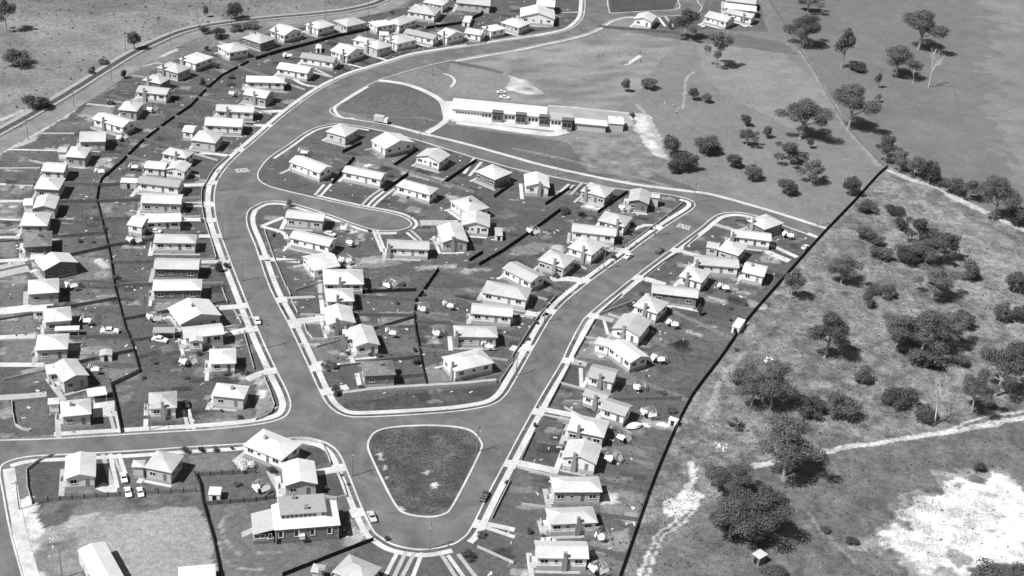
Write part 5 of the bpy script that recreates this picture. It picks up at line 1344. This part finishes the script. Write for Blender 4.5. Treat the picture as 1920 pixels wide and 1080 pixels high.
# ------------------------------------------------------------------ clothes hoists with washing
LINES = """659,460 644,432 735,629 817,629 915,653 790,584 1262,612 1235,678 1194,730 1216,782 1169,826 1147,864 1122,1010 1122,1074 180,697 166,606 291,602 352,683 136,541 252,455 254,318 190,326 285,210 228,263 439,180 541,109 647,493 1170,395 1479,446 1357,543 842,578 490,920 730,540 570,290 1000,440 1110,268 925,62 1130,390"""
LINES = [tuple(map(float, q.split(','))) for q in LINES.split()]
LINES = sorted(LINES[:-3], key=lambda t: t[1])
b = MB(); b.tube((0, 0, 0), (0, 0, 2.2), .05, .04, 6); HP = b.mesh('post', M_metal)
b = MB()
for k in range(4): a_ = k * math.pi / 2; b.tube((0, 0, 1.75), (1.9 * math.cos(a_), 1.9 * math.sin(a_), 2.05), .03, .02, 4)
for rr in (.7, 1.3, 1.85):
    for k in range(4):
        a0, a1 = k * math.pi / 2, (k + 1) * math.pi / 2; b.tube((rr * math.cos(a0), rr * math.sin(a0), 1.75 + .16 * rr), (rr * math.cos(a1), rr * math.sin(a1), 1.75 + .16 * rr), .012, .012, 3)
HA = b.mesh('arms', M_metal); SHEETS = []
for v_ in range(5):
    rg = random.Random(v_ + 50); ms = []
    for rr in (.8, 1.35, 1.85):
        for k in range(4):
            if rg.random() < .12: continue
            a0, a1 = k * math.pi / 2, (k + 1) * math.pi / 2; p0 = Vector((rr * math.cos(a0), rr * math.sin(a0), 1.75 + .16 * rr)); p1 = Vector((rr * math.cos(a1), rr * math.sin(a1), 1.75 + .16 * rr))
            f0, f1 = rg.uniform(.05, .3), rg.uniform(.65, .95); q0, q1 = p0.lerp(p1, f0), p0.lerp(p1, f1); out_ = Vector((math.cos((a0 + a1) / 2), math.sin((a0 + a1) / 2), 0)); dr = rg.uniform(.6, 1.2)
            b = MB(); sw = rg.uniform(.25, .6); m0 = q0 + out_ * sw * .5 - Vector((0, 0, dr * .55)); m1 = q1 + out_ * sw * .5 - Vector((0, 0, dr * .5)); b.quad(q0, q1, m1, m0); b.quad(m0, m1, q1 + out_ * sw - Vector((0, 0, dr)), q0 + out_ * sw - Vector((0, 0, dr))); ms.append(b.mesh('washing', M_cloth))
    SHEETS.append(ms)
for i, (x, y) in enumerate(LINES):
    o = empty('clothes_hoist', at(x, y), random.uniform(0, 1.5)); f = 1.15; f = 1.35; o.scale = (f, f, f * .9)
    tag(o, 'rotary clothes hoist with white washing, %s from top' % nth(i), 'clothes line', 'clothes hoists in the back yards')
    ob('post', HP, o); ob('arms', HA, o)
    for ms in SHEETS[i % 5]: ob('washing', ms, o)

# ------------------------------------------------------------------ people
def person_mesh():
    J = [(0, 0, .95, .13), (0, 0, 1.2, .14), (0, 0, 1.42, .13), (0, 0, 1.52, .055), (0, .01, 1.6, .085), (0, .01, 1.72, .085),
         (.19, 0, 1.4, .06), (.27, .05, 1.14, .045), (.3, .16, .9, .035), (-.19, 0, 1.4, .06), (-.27, .05, 1.14, .045), (-.3, .1, .88, .035),
         (.1, 0, .88, .09), (.12, .05, .48, .065), (.13, 0, .08, .05), (.13, .16, .04, .04), (-.1, 0, .88, .09), (-.12, .02, .48, .065), (-.14, -.06, .08, .05), (-.14, .1, .04, .04)]
    E = [(0, 1), (1, 2), (2, 3), (3, 4), (4, 5), (2, 6), (6, 7), (7, 8), (2, 9), (9, 10), (10, 11), (0, 12), (12, 13), (13, 14), (14, 15), (0, 16), (16, 17), (17, 18), (18, 19)]
    me = bpy.data.meshes.new('person'); me.from_pydata([j[:3] for j in J], E, []); o = bpy.data.objects.new('p', me); C.objects.link(o)
    md = o.modifiers.new('s', 'SKIN'); 
    for i, j in enumerate(J): me.skin_vertices[0].data[i].radius = (j[3], j[3])
    me.skin_vertices[0].data[0].use_root = True
    s2_ = o.modifiers.new('u', 'SUBSURF'); s2_.levels = 1; s2_.render_levels = 1
    dg = bpy.context.evaluated_depsgraph_get(); dg.update(); m = bpy.data.meshes.new_from_object(o.evaluated_get(dg)); bpy.data.objects.remove(o)
    return m
PM = person_mesh()
def dress(shirt, legs):
    m = PM.copy(); m.materials.clear()
    for q_ in (M_skin, shirt, legs): m.materials.append(q_)
    for p in m.polygons: z = p.center.z; p.material_index = 0 if z > 1.5 or (abs(p.center.x) > .24 and .8 < z < 1.15) else (1 if z > .92 else 2)
    return m
b = MB(); rg = random.Random(1); HM = bmesh.new(); bmesh.ops.create_icosphere(HM, subdivisions=2, radius=.115); [setattr(v.co, 'z', v.co.z * .7) for v in HM.verts]
HAIR = bpy.data.meshes.new('hair'); HM.to_mesh(HAIR); HAIR.materials.append(M_cld)
D1, D2, D3 = dress(M_clw, M_clw), dress(M_cld, M_cld), dress(M_clw, M_cld)
def person(x, y, m, lab, grp=None, rz=0.):
    o = empty('person', at(x, y), rz); tag(o, lab, 'person', grp); ob('body', m, o); ob('hair', HAIR, o, (0, .0, 1.76))
for i, (x, y) in enumerate(sorted([(1122, 108), (1130, 107), (1160, 107), (1181, 103), (1200, 101), (1201, 117), (1176, 123)])):
    person(x, y, D2, 'tiny figure in dark clothes on the cricket field, %s from the left' % nth(i), 'players on the cricket field', i * 1.1)
for i, (x, y) in enumerate([(1246, 196), (1262, 201), (1272, 207), (1268, 213)]):
    person(x, y, D1 if i % 2 == 0 else D3, 'tiny figure in white shirt on park grass, %s from left' % nth(i), 'children on the park grass', i * 1.7)
person(710, 606, D1, 'person in white standing on an inner-row back lawn', None, 2)
person(1790, 180, D2, 'dark figure alone in the upper right paddock', None, 1)

# ------------------------------------------------------------------ yard oddments
def slab_thing(name, tl, pts_, h, m, lab, cat):
    p = G(tl, pts_); c_ = sum(p, Vector()) / len(p); b = MB(); n_ = len(p); q_ = [x - c_ for x in p]
    b.v = [(v.x, v.y, .02) for v in q_] + [(v.x * .96, v.y * .96, h) for v in q_]; b.f = [tuple(range(n_, 2 * n_))] + [(i, (i+1) % n_, n_ + (i+1) % n_, n_ + i) for i in range(n_)]; b.mi = [0] * len(b.f)
    o = b.build(name, m); o.location = c_; tag(o, lab, cat); return o
# trampled rubbish, timber and stones in the yards
rg = random.Random(77); i = 0
OD = []
for row in 'ABCENDK':
    for (c_, a_, L, Wd) in HC[row]:
        for k in range(8):
            OD.append((c_ + Vector((rg.uniform(-17, 17), rg.uniform(-17, 17), 0)), rg.uniform(0, 3), rg.uniform(.15, .7), rg.uniform(.1, .3), rg.uniform(.1, .4)))
b = MB()
def clear(p):
    for row in HC:
        for (c_, a_, L, Wd) in HC[row]:
            d = p - c_; u = Vector((math.cos(a_), math.sin(a_), 0)); v = Vector((-u.y, u.x, 0))
            if abs(d.dot(u)) < L / 2 + .5 and abs(d.dot(v)) < Wd / 2 + .5: return False
    return True
for p, a_, x, y, z in OD:
    if clear(p) and not on_road(p) and any(pip(p, q_) for q_ in (innr, RESA, RESN)): b.obox(p, Vector((math.cos(a_), math.sin(a_), 0)), x, y, .02, z)
o = b.build('yard_litter', mat('pale_litter', .5, .9, .5, .2)); tag(o, 'scattered pale boards, stones and boxes in the back yards', 'litter', None, 'stuff')
# pale rocks: in the scrub, on the island and at the quarry
def rocks(tl, s, n_, r0, r1, lab, seed):
    rg = random.Random(seed); p = G(tl, s); x0, x1 = min(q.x for q in p), max(q.x for q in p); y0, y1 = min(q.y for q in p), max(q.y for q in p); bm = bmesh.new()
    for k in range(n_):
        r = rg.uniform(r0, r1); m = Matrix.Translation((rg.uniform(x0, x1), rg.uniform(y0, y1), r * .2)) @ Matrix.Diagonal((1, rg.uniform(.6, 1.2), rg.uniform(.3, .6), 1)); g = bmesh.ops.create_icosphere(bm, subdivisions=1, radius=r, matrix=m)
        for v in g['verts']: v.co += Vector((rg.uniform(-1, 1), rg.uniform(-1, 1), rg.uniform(-1, 1))) * r * .2
    me = bpy.data.meshes.new('rock_pile'); bm.to_mesh(me); bm.free(); me.materials.append(M_rock); o = ob('rock_pile', me); tag(o, lab, 'rocks', None, 'stuff')
rocks('P', '1340,828 1366,848', 40, .12, .4, 'scattered pale stones in the scrub near the dirt track', 1)
rocks('P', '1432,670 1452,684', 16, .2, .5, 'small heap of white stones beside the scrub trees', 2)
rocks('P', '1650,970 1900,1050', 50, .2, .6, 'broken rubble on the white quarry floor', 5)
rocks('P', '640,985 690,1010', 40, .1, .3, 'rubble beside the old stone house', 6)
rocks('P', '62,985 92,1050', 22, .12, .35, 'pale rubble beside the yard at the bottom left', 7)

# ------------------------------------------------------------------ worn earth and beds round the houses, then the ground tones are stored
def rect(c_, a_, l_, w_): u = Vector((math.cos(a_), math.sin(a_), 0)); v = Vector((-u.y, u.x, 0)); return [c_ + u * (x * l_) + v * (y * w_) for x, y in ((-.5, -.5), (.5, -.5), (.5, .5), (-.5, .5))]
rg = random.Random(31)
for row in HC:
    for (c_, a_, L, Wd) in HC[row]:
        paint(None, None, .17, 1.5, .5, n_fine, .5, pts=rect(c_, a_, L + 1.6, Wd + 1.6))
        for k_ in range(10):
            q = c_ + Vector((rg.uniform(-18, 18), rg.uniform(-18, 18), 0))
            if on_road(q) or not any(pip(q, pl) for pl in (innr, RESA, RESN)): continue
            f = rg.choice((.55, .7, 1.4, 1.7, 2.4)); poly = [(p.x, p.y) for p in rect(q, a_, rg.uniform(1.5, 8), rg.uniform(1.2, 5))]
            k = inpoly(poly, .8); tone[k] *= f * (1 + .5 * (n_fine[k] - .5)); rough[k] = .9
tone = np.clip(tone, .02, .9)
GROUND.attributes['tone'].data.foreach_set('value', tone.astype(np.float32)); GROUND.attributes['rough'].data.foreach_set('value', rough.astype(np.float32)); GROUND.update()
